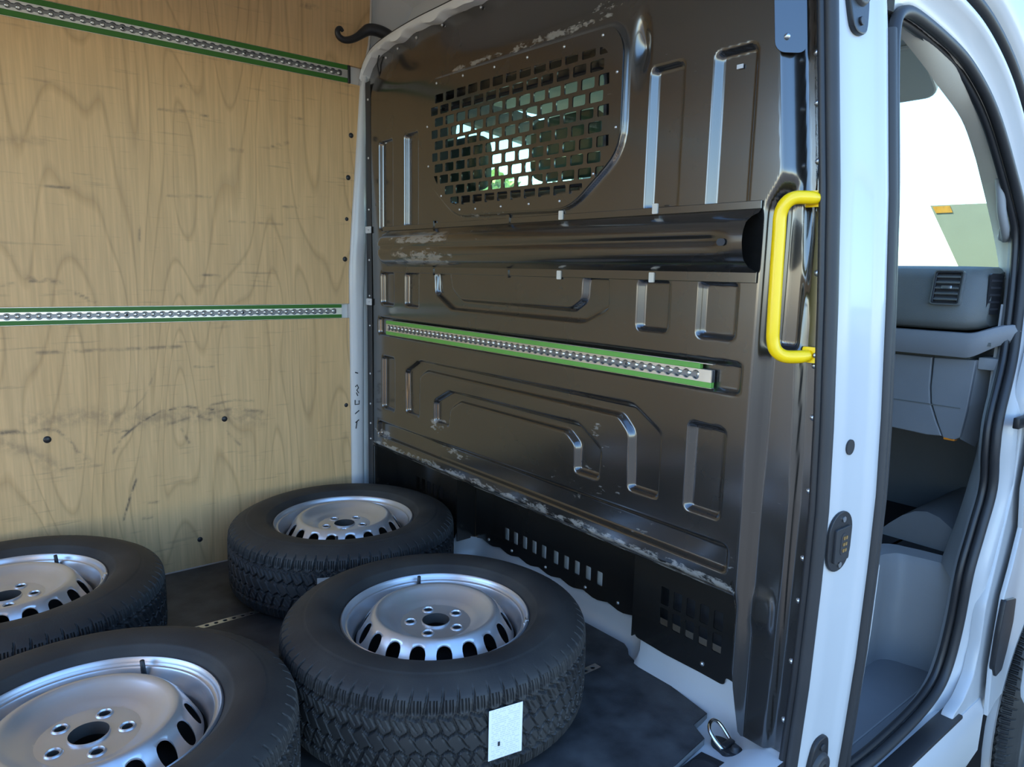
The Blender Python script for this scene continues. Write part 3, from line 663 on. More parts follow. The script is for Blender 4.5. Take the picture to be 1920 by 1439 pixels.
GS = [(1.93, 1.570), (1.79, 1.566), (1.64, 1.560), (1.50, 1.556), (1.36, 1.552), (1.23, 1.549), (1.181, 1.46), (1.178, 1.34), (1.245, 1.243), (1.36, 1.187), (1.48, 1.187), (1.60, 1.187), (1.72, 1.187), (1.80, 1.189), (1.90, 1.235), (1.975, 1.33), (1.982, 1.45)]
for y, z in GS: rivet(-.0128, y, z, .8)
box('tag_sticker', (-.002 + .0125, .868, 1.412), (.0128, .882, 1.420), M_white, bh)
box('tag_sticker', (.0120, 2.285, 1.440), (.0128, 2.297, 1.446), M_white, bh)
plate('wrap_plate', rrect(-.030, 1.425, .030, 1.78, .018), [], .002, frame((.006, .773 - .105 * 1.5, 0), (-.8, .6, 0), (0, .105, 1)), M_black, bh)

rivet(-.002, .771, 1.445, 1.2)
# bright green load rail bolted in the bulkhead recess
rail('load_rail', 1.385, .050, frame((.004, 2.268, .8025), (0, -1, 0), (0, 0, 1)), M_green_l, 'bright green edged aluminium load rail on the black bulkhead', None, .012, .03)

# roof bow strip along the top of the bulkhead
tb = empty('trim_2', (0, 1.6, 1.77)); tag(tb, 'cream white roof bow along the top edge of the bulkhead', 'roof bow', kind='structure')
PB = catmull([(2.428, 1.69), (2.405, 1.722), (2.36, 1.750), (2.30, 1.765), (2.19, 1.776), (2.05, 1.782), (1.90, 1.782), (1.57, 1.782), (1.2, 1.775), (.80, 1.755)], 8)
wv = [(.004 * math.sin(p[0] * 31) + .003 * math.sin(p[0] * 57)) for p in PB]
loft('bow_skin', [[(.05, p[0], p[1] - .020 + w) for p, w in zip(PB, wv)], [(-.012, p[0], p[1] - .022 + w) for p, w in zip(PB, wv)], [(-.018, p[0], p[1] - .014) for p, w in zip(PB, wv)], [(-.014, p[0], p[1] + .002) for p in PB], [(.04, p[0], p[1] + .012) for p in PB]], M_white2, tb, angle=50)
tube('bow_gasket', [(-.010, p[0], p[1] + .005) for p in PB], .003, M_seal, tb, 6)

hk = empty('grab_strap', (0, 2.37, 1.78)); tag(hk, 'black curled strap hanging over the roof bow above the plywood wall', 'strap')
PH = catmull([(-.108, 2.365, 1.798), (-.118, 2.365, 1.806), (-.128, 2.365, 1.797), (-.124, 2.365, 1.780), (-.105, 2.365, 1.772), (-.080, 2.365, 1.778), (-.055, 2.365, 1.792), (-.030, 2.365, 1.812), (-.010, 2.36, 1.824), (.02, 2.35, 1.823), (.05, 2.34, 1.812), (.075, 2.33, 1.795)], 5)
tube('strap', PH, [float(np.interp(i / (len(PH) - 1), [0, .1, .3, .55, .7, .9, 1], [.005, .008, .0105, .013, .019, .021, .017])) for i in range(len(PH))], M_blackpl, hk, 10)
tube('cable', catmull([(.012, 2.335, 1.74), (.010, 2.345, 1.715), (.008, 2.335, 1.69), (.010, 2.33, 1.66), (.014, 2.35, 1.63), (.016, 2.37, 1.60)], 5), .0025, M_seal, hk, 6)

# yellow grab handle
gh = empty('grab_bar', (.02, .72, 1.0)); tag(gh, 'yellow tubular grab handle on the bulkhead edge', 'handle')
HP = catmull([(.036, .704, 1.156), (.022, .714, 1.157), (.000, .730, 1.156), (-.011, .741, 1.146), (-.015, .7475, 1.126), (-.015, .7475, 1.09), (-.015, .746, 1.0), (-.015, .744, .92), (-.014, .743, .893), (-.010, .738, .873), (.002, .726, .862), (.022, .706, .862), (.036, .694, .866)], 6)
rd = [.0125] * len(HP)
for i in range(5): rd[i] = rd[-1 - i] = .0095 + .0006 * i
tube('tube', HP, rd, M_yellow, gh, 14)
for z in (1.156, .866):
    plate('foot_plate', rrect(yb(z) + .019, z - .015, yb(z) + .050, z + .015, .004), [], .005, YZ(.0385), M_yellow, gh)
    o = bpy.data.objects.new('bolt', riv); link(o, gh); o.matrix_parent_inverse = PMAT(gh).inverted(); o.matrix_basis = Matrix.Translation((.0355, yb(z) + .024, z)) @ Matrix.Rotation(-PI / 2, 4, 'Y')

# ------------------------------------------------------------------ B pillar and door frames
bp = empty('trim_3', (.15, .66, 0)); tag(bp, 'glossy white door pillar between load bay and cab', 'pillar', kind='structure')
zz = np.linspace(-.45, 1.95, 60)
PP = [(.066, .060), (.060, .018), (.056, .004), (.062, -.002), (.120, -.004), (.190, -.005), (.205, -.008), (.218, -.013), (.238, -.013), (.246, -.008), (.250, .006), (.270, .012), (.300, .018), (.306, .05), (.306, .10)]
loft('pillar_skin', [[(x, yb(z) + o_, z) for z in zz] for x, o_ in PP], M_white, bp, angle=50)
loft('inner_flange', [[(.300, yb(z) + .014, z) for z in np.linspace(-.15, .55, 20)], [(.300 + .08 * float(S((.46 - z) / .10)), yb(z) + .020, z) for z in np.linspace(-.15, .55, 20)], [(.300 + .08 * float(S((.46 - z) / .10)), yb(z) + .09, z) for z in np.linspace(-.15, .55, 20)]], M_white, bp)
zs = np.linspace(-.10, 1.74, 70)
tube('door_seal', [(.050, yb(z) + .004, z) for z in zs], .0135, M_seal, bp, 12)
tube('cab_side_seal', [(.264, yb(z) - .004, z) for z in np.linspace(-.13, 1.50, 60)], .0145, M_seal, bp, 12)
tube('seal_lip', [(.038, yb(z) + .0165, z) for z in zs], .0075, M_blackpl, bp, 8)
plate('grommet', circle(.130, .683, .0155, 20), [], .004, XZ(yb(.683) - .005), M_seal, bp)
def onpillar(name, outline, off, thick, mat, parent, bevel=.0):
    zc = sum(p[1] for p in outline) / len(outline); sl = (yb(zc + .05) - yb(zc - .05)) / .1
    M = frame((0, yb(zc) + off - sl * zc, 0), (1, 0, 0), (0, sl, 1)); return plate(name, outline, [], thick, M, mat, parent, bevel)
cp = empty('contact_plate', (.115, .645, .49)); tag(cp, 'oval black contact plate with gold pins on the white door pillar', 'contact plate')
onpillar('backing', rrect(.066, .432, .158, .556, .044, 8), -.006, .006, M_blackpl, cp, .0015)
onpillar('socket', rrect(.086, .454, .144, .524, .004, 3), -.011, .006, M_seal, cp, .001)
onpillar('recess', rrect(.104, .467, .128, .513, .011, 6), -.0145, .001, M_ink, cp)
for k in range(3):
    for dx in (-.004, .005): onpillar('contact_pin', rrect(.118 + dx - .0035, .477 + k * .013 - .0035, .118 + dx + .0035, .477 + k * .013 + .0035, .0015, 2), -.0155, .002, M_gold, cp)
for z in (.540, .445): onpillar('screw', circle(.117, z, .006, 12), -.0105, .002, M_steel, cp)
def bumper(name, x, z, flip, label):
    r = empty(name, (x, yb(z), z)); tag(r, label, 'buffer')
    s = -1 if flip else 1
    onpillar('base', rpoly([(x - .042, z - s * .038), (x + .042, z - s * .038), (x + .036, z + s * .02), (x + .024, z + s * .064), (x - .024, z + s * .064), (x - .036, z + s * .02)], .022), -.008, .012, M_blackpl, r, .003)
    M = frame((x, yb(z) - .014, z - s * .006), (1, 0, 0), (0, 0, 1))
    me = lathe_mesh('cup', [(0, .002), (.008, .002), (.010, .010), (.014, .012), (.0165, .008), (.022, .010), (.029, .009), (.034, 0)], 24); me.transform(M); mobj('rubber_cup', me, M_seal, r, True)
    onpillar('screw', circle(x, z + s * .042, .008, 12), -.016, .004, M_seal, r, .001)
bumper('door_buffer', .126, 1.535, True, 'black rubber door buffer high on the white pillar')
bumper('door_buffer', .140, -.015, False, 'black rubber door buffer at the foot of the white pillar')

cf = empty('door_1', (.65, .66, .5)); tag(cf, 'white cab door frame with black rubber seal, door swung away', 'door frame', kind='structure')
OP = [(.288, .05), (.286, .25), (.286, .5), (.286, .75), (.282, 1.0), (.284, 1.25), (.284, 1.42), (.296, 1.515), (.345, 1.55), (.443, 1.549), (.597, 1.528), (.691, 1.501), (.794, 1.452), (.879, 1.388), (.971, 1.291), (1.043, 1.206), (1.078, 1.145), (1.080, 1.06), (1.060, .92), (1.034, .80), (.965, .655), (.954, .56), (.976, .45), (.935, .335), (.892, .216), (.890, .071), (.868, -.050), (.815, -.108), (.70, -.138), (.55, -.150), (.42, -.150), (.325, -.135), (.292, -.06)]
path = catmull([(x, 0, z) for x, z in OP], 5, True)
path = [Vector((p.x, yb(p.z), p.z)) for p in path]; NP = len(path)
def nrm(i):
    t = path[(i + 1) % NP] - path[i - 1]; v = Vector((-t.z, 0, t.x)).normalized()      # path runs up the rear edge, over the top, down the front
    return v if v.dot(path[i] - Vector((.62, path[i].y, .7))) > 0 or True else -v
NR = [nrm(i) for i in range(NP)]
cen = Vector((.62, .68, .75))
if sum(NR[i].dot(path[i] - cen) for i in range(NP)) < 0: NR = [-v for v in NR]
def off(i, a, b): return path[i] + NR[i] * a + Vector((0, b, 0))
tube('frame_seal', [off(i, .004, -.004) for i in range(NP)], .0125, M_seal, cf, 10, True)
tube('seal_lip', [off(i, -.006, .016) for i in range(NP)], .0095, M_blackpl, cf, 8, True)
idx = [i for i in range(NP) if not (path[i].x < .31)]
st = next(k for k in range(len(idx)) if idx[k] - idx[k - 1] != 1 and idx[k] - idx[k - 1] != 1 - NP); idx = idx[st:] + idx[:st]
SEC = [(.006, .014), (.010, .004), (.030, -.002), (.052, -.008), (.066, -.022), (.078, -.030), (.085, -.030), (.090, -.018)]
loft('jamb', [[off(i, a, b) for i in idx] for a, b in SEC], M_white, cf, angle=60)
up = [i for i in idx if path[i].z > .95 and path[i].x > .3]
loft('outer_flange', [[off(i, a, b) for i in up] for a, b in ((.088, -.016), (.100, -.012), (.118, -.020), (.126, -.040), (.17, -.050), (.24, -.045), (.30, -.03))], M_white, cf, angle=60)
tube('outer_seal', [off(i, .106, -.028) for i in up], .0125, M_seal, cf, 10)
# pillar trim inside the frame, up to the windscreen edge
inner = catmull([(.28, 0, 1.565), (.396, 0, 1.548), (.56, 0, 1.505), (.656, 0, 1.474), (.82, 0, 1.420), (.93, 0, 1.348), (.991, 0, 1.295), (1.07, 0, 1.222), (1.145, 0, 1.147), (1.222, 0, 1.058), (1.29, 0, .96)], 5)
outer = catmull([(.29, 0, 1.545), (.40, 0, 1.550), (.52, 0, 1.540), (.61, 0, 1.525), (.74, 0, 1.480), (.86, 0, 1.405), (.96, 0, 1.303), (1.035, 0, 1.215), (1.075, 0, 1.15), (1.078, 0, 1.05), (1.060, 0, .92)], 5)
loft('pillar_trim', [[(p.x, yb(p.z) + .004, p.z) for p in outer], [(p.x * .5 + q.x * .5 - .004, .735, p.z * .5 + q.z * .5 - .004) for p, q in zip(outer, inner)], [(q.x, .770, q.z) for q in inner], [(q.x + .04, .775, q.z + .03) for q in inner]], M_trim, cf, angle=60)
# headliner edge above the door
loft('roof_trim', [[(x, yb(1.56) + .03, 1.552) for x in (.30, .45, .62)], [(x, .80, 1.575) for x in (.30, .45, .62)], [(x, .95, 1.62) for x in (.30, .45, .70)], [(x, 2.3, 1.64) for x in (.30, .45, .95)]], M_head, cf)
# sill
box('tread_strip', (.30, .602, -.172), (.848, .652, -.160), M_blackpl, cf, .004)
prism('sill', [(.61, -.172), (.66, -.165), (.70, -.172), (.70, -.40), (.63, -.42), (.600, -.33), (.598, -.20)], .31, 1.0, 'x', M_white, cf)
plate('frame_base', rpoly([(.80, -.150), (.87, -.13), (.925, -.08), (.945, 0), (.95, .12), (.985, .22), (1.02, .33), (1.055, .45), (1.05, .70), (1.13, .95), (1.25, .95), (1.20, .1), (1.06, -.26), (.80, -.26)], .02), [], .03, XZ(.628), M_white, cf, .004)
loft('inner_trim', [[off(i, a, b) for i in range(NP)] + [off(0, a, b)] for a, b in ((-.002, .016), (.004, .028), (.02, .040))], M_grey2, cf)
hg = box('door_hinge', (.965, .596, .625), (1.05, .612, .655), M_blackpl, cf, .003); box('knuckle', (1.035, .555, .622), (1.10, .612, .658), M_blackpl, hg, .008)
o = bpy.data.objects.new('bolt', riv); link(o, hg); o.matrix_parent_inverse = PMAT(hg).inverted(); o.matrix_basis = Matrix.Translation((.985, .6055, .640)) @ Matrix.Rotation(PI / 2, 4, 'X') @ Matrix.Scale(1.6, 4)

# front wing with arch liner, and front wheel behind it
fw = empty('trim_4', (1.2, .60, 0)); tag(fw, 'white front wing with black corner guard beside the cab door', 'wing', kind='structure')
arch = [(1.5 + .425 * math.cos(math.radians(a)), -.33 + .425 * math.sin(math.radians(a))) for a in range(160, 9, -10)]
plate('wing_skin', [(1.10, .95), (1.075, .62), (1.045, .45), (1.075, .33), (1.035, .22), (1.0, .145), (.985, 0), (.978, -.063), (.998, -.215), (1.05, -.19)] + arch + [(1.95, -.2), (2.2, .0), (2.2, .95)], [], .012, XZ(.592), M_white, fw, .002)
plate('corner_guard', rpoly([(.996, .140), (1.085, .122), (1.088, .05), (1.066, -.03), (1.042, -.085), (.995, -.09), (.972, -.055), (.979, .05)], .008), [], .014, XZ(.586), M_blackpl, fw, .002)
loft('arch_lip', [[(1.5 + r * math.cos(math.radians(a)), y, -.33 + r * math.sin(math.radians(a))) for a in range(200, 9, -10)] for r, y in ((.427, .584), (.418, .590), (.414, .62))], M_white, fw)
loft('arch_liner', [[(1.5 + .425 * math.cos(math.radians(a)), y, -.33 + .425 * math.sin(math.radians(a))) for a in range(215, -36, -10)] for y in (.61, .95)], M_blackpl, fw)

# ------------------------------------------------------------------ cab interior
cb = empty('wall_cab', (.8, 1.6, 0)); tag(cb, 'cab shell with floor, far door and windscreen opening', 'cab', kind='structure')
plate('far_door', [(.25, -.3), (1.75, -.3), (1.75, .95), (1.05, 1.62), (.25, 1.75)], [rpoly([(.40, .98), (1.45, .95), (1.0, 1.52), (.40, 1.60)], .05)], .04, XZ(2.45), M_grey2, cb)
box('scuttle', (1.58, .62, .12), (1.66, 2.46, 1.02), M_grey, cb)
plan = [(.31, .905)] + [(.93, .905)] + [(1.02 + .06 * math.sin(math.radians(a)) - .03, .845 + .06 * math.cos(math.radians(a))) for a in range(0, 91, 15)] + [(1.062, .80), (1.075, .70), (1.08, .64)]
loft('step_riser', [[(x, y, -.20) for x, y in plan], [(x, y, .135) for x, y in plan], [(x + (.012 if k > 4 else 0), y + .012, .160) for k, (x, y) in enumerate(plan)], [(x + (.05 if k > 2 else 0), y + .05, .170) for k, (x, y) in enumerate(plan)]], M_grey2, cb)
box('step_tread', (.30, .645, -.21), (1.09, .93, -.192), M_grey, cb)
for y in (.70, .745): box('tread_rib', (.32, y, -.193), (1.0, y + .004, -.190), M_grey2, cb)
box('cab_floor', (.30, .93, .12), (1.62, 2.45, .162), M_mat, cb)
box('cab_floor_front', (1.10, .66, .12), (1.62, .94, .162), M_mat, cb)
box('cargo_back', (.235, .70, -.3), (.27, 2.46, .33), M_trim, cb)
KO = catmull([(.962, .664, .66), (.958, .663, .56), (.980, .663, .45), (.940, .665, .335), (.905, .668, .22), (.900, .670, .17)], 5); KI = catmull([(1.06, .702, .67), (1.05, .708, .58), (1.05, .716, .48), (1.05, .735, .34), (1.05, .758, .22), (1.05, .768, .17)], 5)
loft('kick_panel', [[tuple(p) for p in KO], [tuple((p * .55 + q * .45) + Vector((-.008, -.002, 0))) for p, q in zip(KO, KI)], [tuple(q) for q in KI], [tuple(q + Vector((.06, .02, 0))) for q in KI]], M_grey2, cb)
plate('front_pillar_base', [(1.085, .95), (1.30, .95), (1.30, .60), (1.065, .62)], [], .02, XZ(.70), M_white, cb)
wb = loft('wheel_box', [[(1.18 + r * 0, .72 + .30 * (k / 8), .16 + .13 * math.sin(PI * k / 8) * s) for k in range(9)] for r, s in ((0, .0), (1, .9))] + [[(1.60, .72 + .30 * (k / 8), .16 + .13 * math.sin(PI * k / 8)) for k in range(9)]], M_grey, cb)

db = empty('dashboard', (1.1, 1.5, .8)); tag(db, 'grey cab dashboard with storage tray and glovebox', 'dashboard')
PD = [(1.10, .875), (1.025, .872), (1.000, .882), (.992, .900), (1.000, .935), (1.020, 1.020), (1.040, 1.045), (1.08, 1.055), (1.30, 1.058), (1.62, 1.040), (1.62, .875)]
rows = []
for y, dx, dz in ((2.38, 0, 0), (.835, 0, 0), (.775, .004, 0), (.745, .02, .0), (.728, .05, .0)):
    rows.append([(min(x + dx, 1.62), y, .96 + (z - .96) * (1 - dx * 3.2)) for x, z in PD])
pad = loft('dash_pad', rows, M_dash, db, close=True, angle=50)
pyobj('dash_end', rows[-1], [tuple(range(len(PD)))], M_dash, db)
va = empty('x'); bpy.data.objects.remove(va)
Mv = frame((1.004, .822, .992), (0, -1, 0), (.17, 0, .985))
vf = plate('air_vent', rrect(-.037, -.047, .037, .047, .007), [rrect(-.031, -.041, .031, .041, .004)], .014, Mv, M_blackpl, db, .002)
plate('vent_well', rrect(-.031, -.041, .031, .041, .002), [], .002, Mv @ Matrix.Translation((0, 0, -.004)), M_ink, vf)
for k in range(5):
    box('vent_slat', (-.031, -.0025, -.006), (.031, .0025, .006), M_dash, vf, .001, 1, Mv @ Matrix.Translation((0, -.032 + .016 * k, .002)) @ Matrix.Rotation(.5, 4, 'X'))
box('vent_knob', (-.014, -.005, .004), (.014, .005, .012), M_steel, vf, .002, 2, Mv)
plate('vent_bezel', rrect(-.039, -.049, .039, .049, .008), [rrect(-.036, -.046, .036, .046, .006)], .016, Mv, M_steel, vf)
Ms = frame((1.075, .726, .975), (.9, -.30, 0), (.10, 0, 1))
sv = plate('side_vent', rrect(-.03, -.055, .022, .06, .008), [], .006, Ms, M_blackpl, db)
for k in range(5): box('vent_slat', (-.025, -.003, .0015), (.018, .003, .0042), M_ink, sv, 0, 1, Ms @ Matrix.Translation((0, -.04 + .02 * k, 0)))
# storage tray with swept end
TPz = [(0, .798), (-.006, .812), (-.010, .845), (-.004, .866), (.010, .868), (.014, .850), (.014, .84), (.08, .835), (.08, .798)]
pl_ = catmull([(1.0, 2.35, 0), (1.0, 1.5, 0), (1.0, .90, 0), (1.001, .78, 0), (1.006, .735, 0), (1.022, .700, 0), (1.045, .668, 0), (1.060, .652, 0)], 6)
rows = []
for i, p_ in enumerate(pl_):
    t = (pl_[min(i + 1, len(pl_) - 1)] - pl_[max(i - 1, 0)]).normalized(); nn = Vector((-t.y, t.x, 0))
    lift = .030 * float(S((.76 - p_.y) / .10)); thin = 1 - .25 * float(S((.76 - p_.y) / .10))
    rows.append([(p_.x + nn.x * dx, p_.y + nn.y * dx, lift + .866 + (z - .866) * thin) for dx, z in TPz])
loft('tray', rows, M_grey, db, close=True, angle=35)
box('tray_floor', (1.01, .70, .835), (1.20, 2.35, .845), M_dash, db)
g1 = [(2.0, .788), (.850, .788), (.848, .70), (.842, .655), (.820, .60), (.800, .560), (.84, .556), (1.2, .572), (2.0, .585)]
g2 = [(.845, .788), (.735, .792), (.742, .66), (.752, .565), (.770, .552), (.796, .556), (.816, .60), (.838, .655), (.844, .70)]
plate('glovebox_lid', g1, [], .02, YZ(1.035), M_grey, db, .003); plate('lower_cover', g2, [], .02, YZ(1.035), M_grey, db, .003)
box('cover_crease', (1.0235, .76, .648), (1.026, 2.0, .651), M_dash, db)
loft('cover_side', [[(1.03, .737, .79), (1.03, .743, .66), (1.03, .753, .56)], [(1.20, .700, .79), (1.18, .72, .66), (1.15, .75, .52)]], M_grey2, db, smooth=False)
box('tray_bracket', (1.04, .672, .765), (1.16, .735, .80), M_grey2, db, .004)
box('dash_body', (1.05, .76, .56), (1.58, 2.35, .86), M_dash, db)
ft = box('footwell_lamp', (1.025, .765, .551), (1.05, .795, .559), M_orange, db, .002)

sv2 = empty('sun_visor', (1.0, 1.2, 1.6)); tag(sv2, 'beige grey sun visor folded at the windscreen top', 'sun visor')
Mvz = frame((.98, 1.25, 1.60), (0, 1, 0), (-.8, 0, .55))
plate('visor_panel', rrect(-.33, -.10, .25, .09, .04), [], .02, Mvz, M_head, sv2, .006); tube('visor_arm', [Mvz @ Vector(p) for p in ((-.38, .08, .02), (-.33, .085, 0), (.2, .085, 0))], .006, M_trim, sv2, 8)
ga = empty('pillar_handle', (1.05, .74, 1.2)); tag(ga, 'light grey grab handle on the windscreen pillar', 'handle')
tube('grip', catmull([(1.005, .748, 1.308), (.995, .728, 1.295), (.995, .718, 1.255), (1.015, .715, 1.20), (1.055, .715, 1.155), (1.09, .722, 1.135), (1.12, .74, 1.140)], 6), .0135, M_grey2, ga, 10, squash=(Vector((0, 1, 0)), .8))
box('handle_foot', (1.085, .712, 1.125), (1.145, .742, 1.168), M_grey2, ga, .010)
wp = empty('window_1', (1.3, 1.6, 1.3)); tag(wp, 'green tinted windscreen of the cab', 'windscreen', kind='structure')
loft('pane', [[(1.0 + .03 * (1 - ((y - 1.6) / .85) ** 2), y, 1.64) for y in np.linspace(.78, 2.42, 10)], [(1.60 + .06 * (1 - ((y - 1.6) / .85) ** 2), y, 1.03) for y in np.linspace(.74, 2.44, 10)]], M_glass, wp)
sp_ = empty('corner_panel', (1.72, 1.0, 1.0)); tag(sp_, 'pale green panel with a yellow sticker seen beyond the windscreen corner', 'panel')
plate('board', [(1.175, 1.293), (.78, 1.288), (.78, .90), (.965, .90)], [], .012, YZ(1.72), M_screen, sp_)
plate('sticker', [(1.165, 1.288), (1.105, 1.288), (1.093, 1.263), (1.150, 1.263)], [], .002, YZ(1.712), M_yell_st, sp_)
fd = loft('glass_far', [[(.38, 2.45, .96), (1.46, 2.45, .94)], [(.38, 2.43, 1.61), (1.0, 2.43, 1.54)]], M_glass, cb)

def seat(yc, w, hw, label, heads):
    s = empty('cab_seat', (.55, yc, .16)); tag(s, label, 'seat')
    bm = bmesh.new(); add_box(bm, (.34, yc - w / 2, .42), (.86, yc + w / 2, .60), .05, 3); bmobj('cushion', bm, M_seat, s, angle=60)
    bm = bmesh.new(); add_box(bm, (-.06, -w / 2, 0), (.07, w / 2, .68), .05, 3, Matrix.Translation((.40, yc, .58)) @ Matrix.Rotation(-.10, 4, 'Y')); bmobj('backrest', bm, M_seat, s, angle=60)
    box('base', (.38, yc - w / 2 + .05, .163), (.80, yc + w / 2 - .05, .43), M_dash, s, .02)
    for h in heads:
        bm = bmesh.new(); add_box(bm, (.275, h - hw / 2, 1.30), (.375, h + hw / 2, 1.495), .045, 3); bmobj('headrest', bm, M_seat, s, angle=60)
        for d in (-.06, .06): tube('headrest_post', [(.33, h + d, 1.20), (.325, h + d, 1.34)], .006, M_steel, s, 8)
seat(1.47, .84, .30, 'dark double passenger seat behind the bulkhead window', (1.70, 1.28))
seat(2.16, .46, .28, 'dark driver seat seen through the bulkhead grille', (2.27,))

# ------------------------------------------------------------------ wheels
def tyre_mesh():
    half = [(.3555, 0), (.3553, .03), (.3545, .06), (.3525, .078), (.3490, .087), (.3430, .0935), (.3330, .0995), (.3220, .105), (.3120, .110), (.3030, .1135), (.2990, .1143), (.2975, .1155), (.2950, .1160), (.2900, .1168), (.2750, .1175), (.2620, .1160), (.2520, .1135), (.2430, .1095), (.2400, .1085), (.2385, .1065), (.2330, .1015), (.2260, .0945), (.2215, .0885), (.2150, .0800)]
    w = np.linspace(-.0935, .0935, 74)
    rT = np.interp(np.abs(w), [p[1] for p in half[:6]], [p[0] for p in half[:6]])
    prof = [(r, -o) for r, o in half[:5:-1]] + list(zip(rT, w)) + [(r, o) for r, o in half[6:]]
    prof = np.array(prof); N = 1440; th = np.arange(N) * 2 * PI / N; NPF = len(prof)
    T, Wd = np.meshgrid(th, prof[:, 1], indexing='ij'); Rr = np.repeat(prof[None, :, 0], N, 0); aw = np.abs(Wd)
    onT = (Rr > .318) & (aw < .108)
    K = 72; arc = 2 * PI * .3555 / K
    u = ((T * K / (2 * PI)) % 1.0)                      # position inside one pitch
    su = ((T * K / (2 * PI) + .5 * (Wd > 0)) % 1.0)
    def groove(d, wd, soft=.0012): return 1 - S((np.abs(d) - wd / 2) / soft)
    zig = .004 * (np.abs(((T * K / (2 * PI)) % 1.0) - .5) * 4 - 1)
    g = np.zeros_like(T)
    g = np.maximum(g, .0075 * groove(aw - .056 - zig * np.sign(Wd), .006))
    g = np.maximum(g, .0070 * groove(aw - .019 - zig * 1.4, .0040))
    g = np.maximum(g, .0070 * groove((su - .5 - (aw - .06) * 6) * arc, .0042) * (aw > .057) * (1 - S((aw - .093) / .007)))
    for s in (.12, .30, .70, .88): g = np.maximum(g, .004 * groove((su - s) * arc, .0012, .0010) * (aw > .064) * (aw < .088))
    ud = ((T * K / (2 * PI) + aw * 14) % 1.0); mid = (aw > .026) * (aw < .053)
    g = np.maximum(g, .0065 * groove((ud - .5) * arc, .0045) * mid)
    ue = ((T * K / (2 * PI) + Wd * 22) % 1.0)
    for s in (.2, .7): g = np.maximum(g, .0035 * groove((ue - s) * arc, .0013, .0010) * (aw > .0245) * (aw < .049))
    g = np.maximum(g, .0045 * groove((ue - .5) * arc, .002, .0010) * (aw < .016))
    Rr = Rr - g * onT
    # ribs and marks raised on the sidewall shoulder
    Rr = Rr + .0008 * (np.sin(T * 90) > 0) * ((aw > .1105) & (Rr > .300) & (Rr < .312))
    X = Rr * np.cos(T); Y = Rr * np.sin(T); Z = Wd + .1175
    v = np.stack([X, Y, Z], -1).reshape(-1, 3)
    a = np.arange(N)[:, None] * NPF + np.arange(NPF - 1)[None, :]; b = ((np.arange(N) + 1) % N)[:, None] * NPF + np.arange(NPF - 1)[None, :]
    f = np.stack([a, b, b + 1, a + 1], -1).reshape(-1, 4)
    me = bpy.data.meshes.new('tyre'); me.from_pydata(v.tolist(), [], f.tolist()); me.update(); me.shade_smooth(); me.set_sharp_from_angle(angle=math.radians(48)); me.materials.append(M_rub)
    return me
ZF = .207
def rim_mesh():
    p = [(.2150, ZF - .012), (.2190, ZF - .010), (.2215, ZF - .004), (.2208, ZF + .001), (.2175, ZF + .0035), (.2148, ZF + .001), (.2128, ZF - .006), (.2108, ZF - .011), (.2078, ZF - .0125), (.2050, ZF - .0112), (.2030, ZF - .014), (.2015, ZF - .024), (.1960, ZF - .034), (.1930, ZF - .042), (.1915, ZF - .060), (.1900, ZF - .095), (.186, ZF - .12), (.190, .045), (.200, .036), (.2190, .030), (.2215, .026)]
    me = lathe_mesh('rim', p, 120); me.shade_smooth(); me.set_sharp_from_angle(angle=math.radians(60)); me.materials.append(M_silver); me.materials.append(M_wheel_shade)
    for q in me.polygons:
        if q.center.z < ZF - .058 and q.center.z > .04: q.material_index = 1  # barrel below the disc painted dark as shade
    return me
